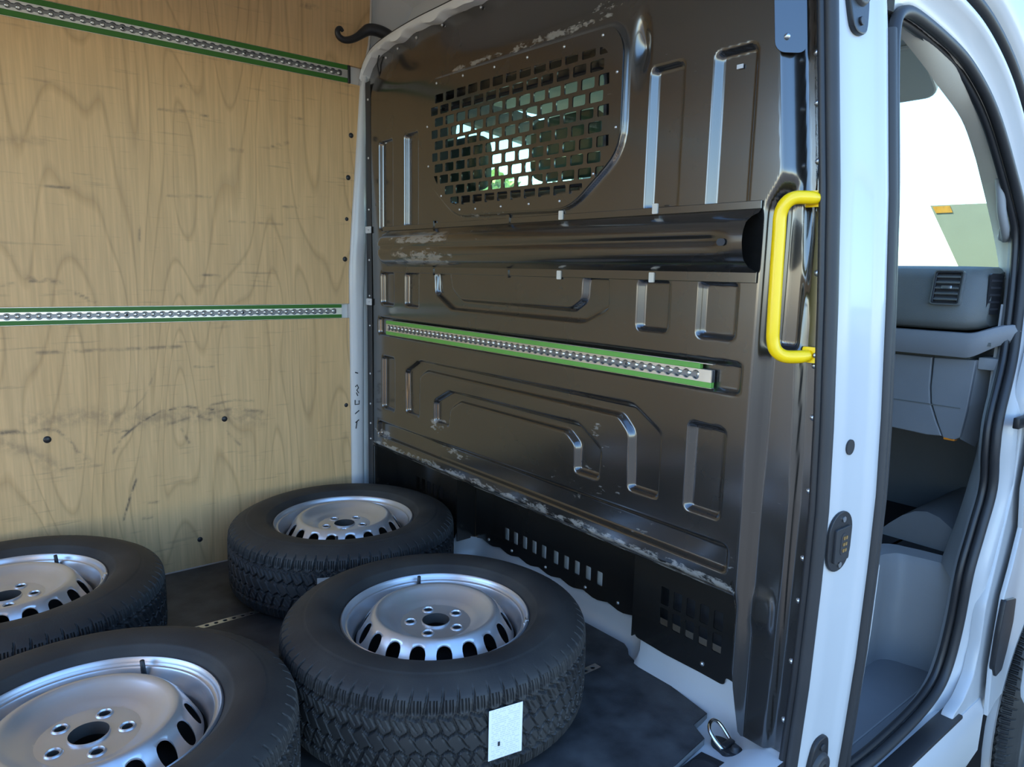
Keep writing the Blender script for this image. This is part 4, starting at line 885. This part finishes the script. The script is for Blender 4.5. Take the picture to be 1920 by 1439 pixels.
def disc_mesh():
    bm = bmesh.new()
    def ring_patch(a0, a1, pf, hole_c, hole_ra, hole_rs, depth, nA=6, nS=6):
        """one angular sector of a surface of revolution pf(s)->(r,z) with an oval hole turned inwards"""
        am = (a0 + a1) / 2
        bd = [(a0 + (a1 - a0) * k / nA, 0) for k in range(nA)] + [(a1, k / nS) for k in range(nS)] + [(a1 - (a1 - a0) * k / nA, 1) for k in range(nA)] + [(a0, 1 - k / nS) for k in range(nS)]
        P = lambda a, s, dz=0: bm.verts.new((pf(s)[0] * math.cos(a), pf(s)[0] * math.sin(a), pf(s)[1] + dz))
        hl = []
        for a, s in bd:
            t = math.atan2((s - hole_c) * 1.0, (a - am) / (a1 - a0)); hl.append((am + hole_ra * math.cos(t), hole_c + hole_rs * math.sin(t)))
        mid = [((a * .35 + c * .65), (s * .35 + d * .65)) for (a, s), (c, d) in zip(bd, hl)]
        R0 = [P(*q) for q in bd]; R1 = [P(*q) for q in mid]; R2 = [P(*q) for q in hl]; R3 = [P(*q, -depth) for q in hl]; n_ = len(bd)
        for A, B in ((R0, R1), (R1, R2), (R2, R3)):
            for k in range(n_): bm.faces.new((A[k], A[(k + 1) % n_], B[(k + 1) % n_], B[k]))
    q = lambda pts: (lambda s: (float(np.interp(s, [k / (len(pts) - 1) for k in range(len(pts))], [p[0] for p in pts])), float(np.interp(s, [k / (len(pts) - 1) for k in range(len(pts))], [p[1] for p in pts]))))
    band = q([(.1855, ZF - .050), (.1800, ZF - .040), (.1725, ZF - .025), (.1650, ZF - .012), (.1580, ZF - .002), (.1515, ZF + .005), (.1465, ZF + .0095)])
    for k in range(18):
        a = 2 * PI * (k - .5) / 18; ring_patch(a, a + 2 * PI / 18, band, .47, math.radians(6.0), .33, .004, 6, 6)
    crown = [(.1465, ZF + .0095), (.1430, ZF + .0115), (.1385, ZF + .0120), (.1340, ZF + .0105), (.1280, ZF + .0055), (.1200, ZF - .0010), (.1100, ZF - .0070), (.1000, ZF - .0115), (.0920, ZF - .0145), (.0860, ZF - .0185), (.0820, ZF - .0200)]
    N = 108
    V = [[bm.verts.new((r * math.cos(2 * PI * k / N), r * math.sin(2 * PI * k / N), z)) for r, z in crown] for k in range(N)]
    for k in range(N):
        for j in range(len(crown) - 1): bm.faces.new((V[k][j], V[(k + 1) % N][j], V[(k + 1) % N][j + 1], V[k][j + 1]))
    def hub(s):
        r = .082 + (.034 - .082) * s; return (r, ZF - .020 + .0)
    for k in range(5):
        a = 2 * PI * (k - .5) / 5; ring_patch(a, a + 2 * PI / 5, hub, .46, math.radians(9.0), .185, .012, 14, 8)
    for k in range(5):                                  # conical collars round the bolt holes
        a = 2 * PI * k / 5; cx, cy = .0597 * math.cos(a), .0597 * math.sin(a)
        cp_ = [(.0155, -.0005), (.0135, .0030), (.0120, .0034), (.0102, .0005), (.0095, -.010)]
        VV = [[bm.verts.new((cx + r * math.cos(2 * PI * i / 20), cy + r * math.sin(2 * PI * i / 20), ZF - .020 + z)) for r, z in cp_] for i in range(20)]
        for i in range(20):
            for j in range(4): bm.faces.new((VV[i][j], VV[(i + 1) % 20][j], VV[(i + 1) % 20][j + 1], VV[i][j + 1]))
    bore = [(.034, -.020), (.0335, -.0165), (.0322, -.0160), (.0315, -.018), (.0312, -.040)]
    VV = [[bm.verts.new((r * math.cos(2 * PI * i / 70), r * math.sin(2 * PI * i / 70), ZF + z)) for r, z in bore] for i in range(70)]
    for i in range(70):
        for j in range(4): bm.faces.new((VV[i][j], VV[(i + 1) % 70][j], VV[(i + 1) % 70][j + 1], VV[i][j + 1]))
    bmesh.ops.remove_doubles(bm, verts=bm.verts, dist=.0002)
    bmesh.ops.recalc_face_normals(bm, faces=bm.faces)
    me = bpy.data.meshes.new('wheel_disc'); bm.to_mesh(me); bm.free(); me.shade_smooth(); me.set_sharp_from_angle(angle=math.radians(55)); me.materials.append(M_silver); me.materials.append(M_wheel_shade)
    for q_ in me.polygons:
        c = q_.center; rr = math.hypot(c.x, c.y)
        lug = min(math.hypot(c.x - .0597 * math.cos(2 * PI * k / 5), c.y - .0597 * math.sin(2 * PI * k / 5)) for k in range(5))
        if lug < .0106 and c.z < ZF - .0185 or rr < .0319: q_.material_index = 1  # shade painted into the bolt holes and centre bore
    return me
TY, RM, DS = tyre_mesh(), rim_mesh(), disc_mesh()
bm = bmesh.new(); a = math.radians(67); tube_bm(bm, [(.197 * math.cos(a), .197 * math.sin(a), ZF - .034), (.193 * math.cos(a), .193 * math.sin(a), ZF - .012), (.190 * math.cos(a), .190 * math.sin(a), ZF + .010)], [.0055, .005, .0045], 10)
VL = bpy.data.meshes.new('valve'); bm.to_mesh(VL); bm.free(); VL.materials.append(M_seal); VL.shade_smooth()
bm = bmesh.new(); add_box(bm, (.209, -.016, ZF - .013), (.2145, .016, ZF + .001), .002, 1); add_box(bm, (.2125, -.005, ZF - .004), (.2215, .005, ZF + .0035), .0015, 1)
BW = bpy.data.meshes.new('balance_weight'); bm.to_mesh(BW); bm.free(); BW.materials.append(M_alu)
def make_wheel(loc, rot, label, weights, name='steel_wheel', mat4=None, group=None):
    r = empty(name, loc); r.rotation_euler = (0, 0, rot)
    if mat4 is not None: r.matrix_basis = mat4
    tag(r, label, 'wheel', group)
    for nm, me_ in (('tyre', TY), ('rim', RM), ('wheel_disc', DS), ('valve', VL)): link(bpy.data.objects.new(nm, me_), r)
    for w in weights:
        o = link(bpy.data.objects.new('balance_weight', BW), r); o.rotation_euler = (0, 0, math.radians(w) - rot)
    return r
d2 = math.radians
WC = make_wheel((-.3876, 1.3349, 0), d2(3.6), 'steel wheel with white paper label stuck on its tyre tread', (-46,))
WB = make_wheel((-.2737, 2.0601, 0), d2(170.6), 'steel wheel lying in the corner between plywood wall and bulkhead', ())
WD = make_wheel((-1.1019, 1.3466, 0), d2(-15), 'steel wheel lying beside the paper labelled wheel, away from the bulkhead', (-78,))
WA = make_wheel((-1.1753, 2.0636, 0), d2(-17), 'steel wheel lying along the plywood wall away from the bulkhead', (-12,))
def stick(root, cx, cy, a0, a1, z0, z1, r, name, mat, curl=.0):
    n_ = 8; v = []; f = []
    for k in range(n_ + 1):
        a = d2(a0 + (a1 - a0) * k / n_); rr = r + curl * abs(k / n_ - .5) ** 2 * 4
        for z in (z0, (z0 + z1) / 2, z1): v.append((cx + rr * math.cos(a), cy + rr * math.sin(a), z))
    for k in range(n_):
        for j in (0, 1): f.append((k * 3 + j, (k + 1) * 3 + j, (k + 1) * 3 + j + 1, k * 3 + j + 1))
    bpy.context.view_layer.update()
    o = pyobj(name, v, f, mat, root); o.matrix_parent_inverse = root.matrix_basis.inverted()
    uv = o.data.uv_layers.new(name='UVMap')
    for lp in o.data.loops:
        k, j = divmod(lp.vertex_index, 3); uv.data[lp.index].uv = (k / n_, j * .8)
    so = o.modifiers.new('thickness', 'SOLIDIFY'); so.thickness = .0006
    return o
lb = stick(WC, -.3876, 1.3349, -106.3, -94.5, .071, .177, .3575, 'paper_label', M_paper, .002); lb['label'] = 'white printed paper label'
ik = stick(WC, -.3876, 1.3349, -103.1, -102.4, .098, .107, .3590, 'printed_mark', M_ink)
stick(WB, -.2737, 2.0601, -127.3, -112, .124, .163, .3580, 'card_label', M_card, .006)
R3 = Matrix.Translation((1.5, .60, -.335)) @ Matrix.Rotation(d2(10), 4, 'Z') @ Matrix.Rotation(PI / 2, 4, 'X') @ Matrix.Translation((0, 0, -.235))
make_wheel((0, 0, 0), 0, 'black tyred front wheel of the van under the white wing', (), 'road_wheel', R3)

# ------------------------------------------------------------------ small things on the floor edge
dr = empty('lashing_ring', (.03, .82, -.018)); tag(dr, 'chrome lashing ring on black base bolted to the white floor', 'lashing ring')
prism('base', rpoly([(.008, .830), (.024, .838), (.036, .826), (.044, .780), (.032, .762), (.012, .764), (-.004, .782), (.004, .806)], .008), -.018, -.004, 'z', M_blackpl, dr, .002)
tube('ring', catmull([(.006, .796, -.008), (.004, .815, .004), (.008, .834, .017), (.022, .843, .025), (.038, .843, .025), (.047, .833, .016), (.046, .814, .002), (.040, .794, -.008)], 6), .0046, M_chrome, dr, 10)
me = lathe_mesh('bolt', [(0, .010), (.006, .010), (.0085, .008), (.009, .001), (.013, .0), (.013, -.002)], 16); me.transform(Matrix.Translation((.022, .776, -.004))); mobj('bolt', me, M_seal, dr, True)
box('clamp', (.004, .789, -.006), (.042, .804, .004), M_blackpl, dr, .004)
sb = empty('step_cover', (-.1, .80, -.02)); tag(sb, 'black plastic step cover beside the lashing ring at the door sill', 'step cover')
plate('cover', [(-.75, .818), (-.118, .818), (-.036, .822), (-.022, .755), (-.03, .735), (-.75, .735)], [], .010, XY(-.0125), M_blackpl, sb, .002)
me = lathe_mesh('boss', [(0, .004), (.018, .004), (.022, .002), (.026, .0035), (.030, 0)], 24); me.transform(Matrix.Translation((-.075, .785, -.0075))); mobj('boss', me, M_seal, sb, True)

# ------------------------------------------------------------------ tree ahead of the van, seen through cab glass and grille
def tree(x, y, h, rad, label):
    t = empty('tree', (x, y, -.69)); tag(t, label, 'tree')
    tube('trunk', catmull([(x, y, -.69), (x + .05, y, h * .3), (x - .05, y + .05, h * .6), (x, y, h * .8)], 4), [.16 - .008 * k for k in range(13)], M_bark, t, 10)
    rg = np.random.RandomState(int(x * 10)); n_ = 2600
    d = rg.normal(size=(n_, 3)); d /= np.linalg.norm(d, axis=1)[:, None]; c = d * rad * (.35 + .65 * rg.rand(n_, 1) ** .5) * np.array([1, 1, .85]) + np.array([x, y, h * .78])
    A = rg.normal(size=(n_, 3)) * .14; B = rg.normal(size=(n_, 3)) * .14
    v = np.stack([c - A, c + B, c + A, c - B], 1).reshape(-1, 3); f = np.arange(n_ * 4).reshape(-1, 4)
    o = pyobj('foliage', v, f, M_leaf, t); o['kind'] = 'stuff'
tree(9.0, 14.5, 2.6, 1.6, 'leafy green tree beyond the cab glass')

# ------------------------------------------------------------------ cab door, swung open beside the front wing
cd = empty('cab_door', (1.10, .55, .6)); tag(cd, 'white cab door standing open beside the front wing', 'door')
Mc = frame((1.11, .545, 0), (.10, -1, 0), (0, 0, 1))
DO = rpoly([(0, -.20), (.80, -.20), (.84, .30), (.84, .95), (.72, 1.40), (.42, 1.53), (.28, 1.45), (.0, 1.02)], .06)
DW = rpoly([(.10, .98), (.76, .98), (.66, 1.36), (.42, 1.46), (.32, 1.40)], .04)
plate('door_skin', DO, [DW], .05, Mc, M_white, cd, .008)
plate('door_lining', rpoly([(.05, -.12), (.76, -.12), (.79, .30), (.79, .90), (.05, .90)], .05), [], .03, Mc @ Matrix.Translation((0, 0, .040)), M_grey, cd, .008)
plate('door_pane', [(p[0], p[1]) for p in DW], [], .005, Mc, M_glass, cd)
tube('window_seal', [Mc @ Vector((p[0], p[1], .026)) for p in DW], .008, M_seal, cd, 6, True)
plate('door_pocket', rpoly([(.10, -.08), (.72, -.08), (.72, .16), (.10, .22)], .03), [], .05, Mc @ Matrix.Translation((0, 0, .075)), M_grey2, cd, .008)
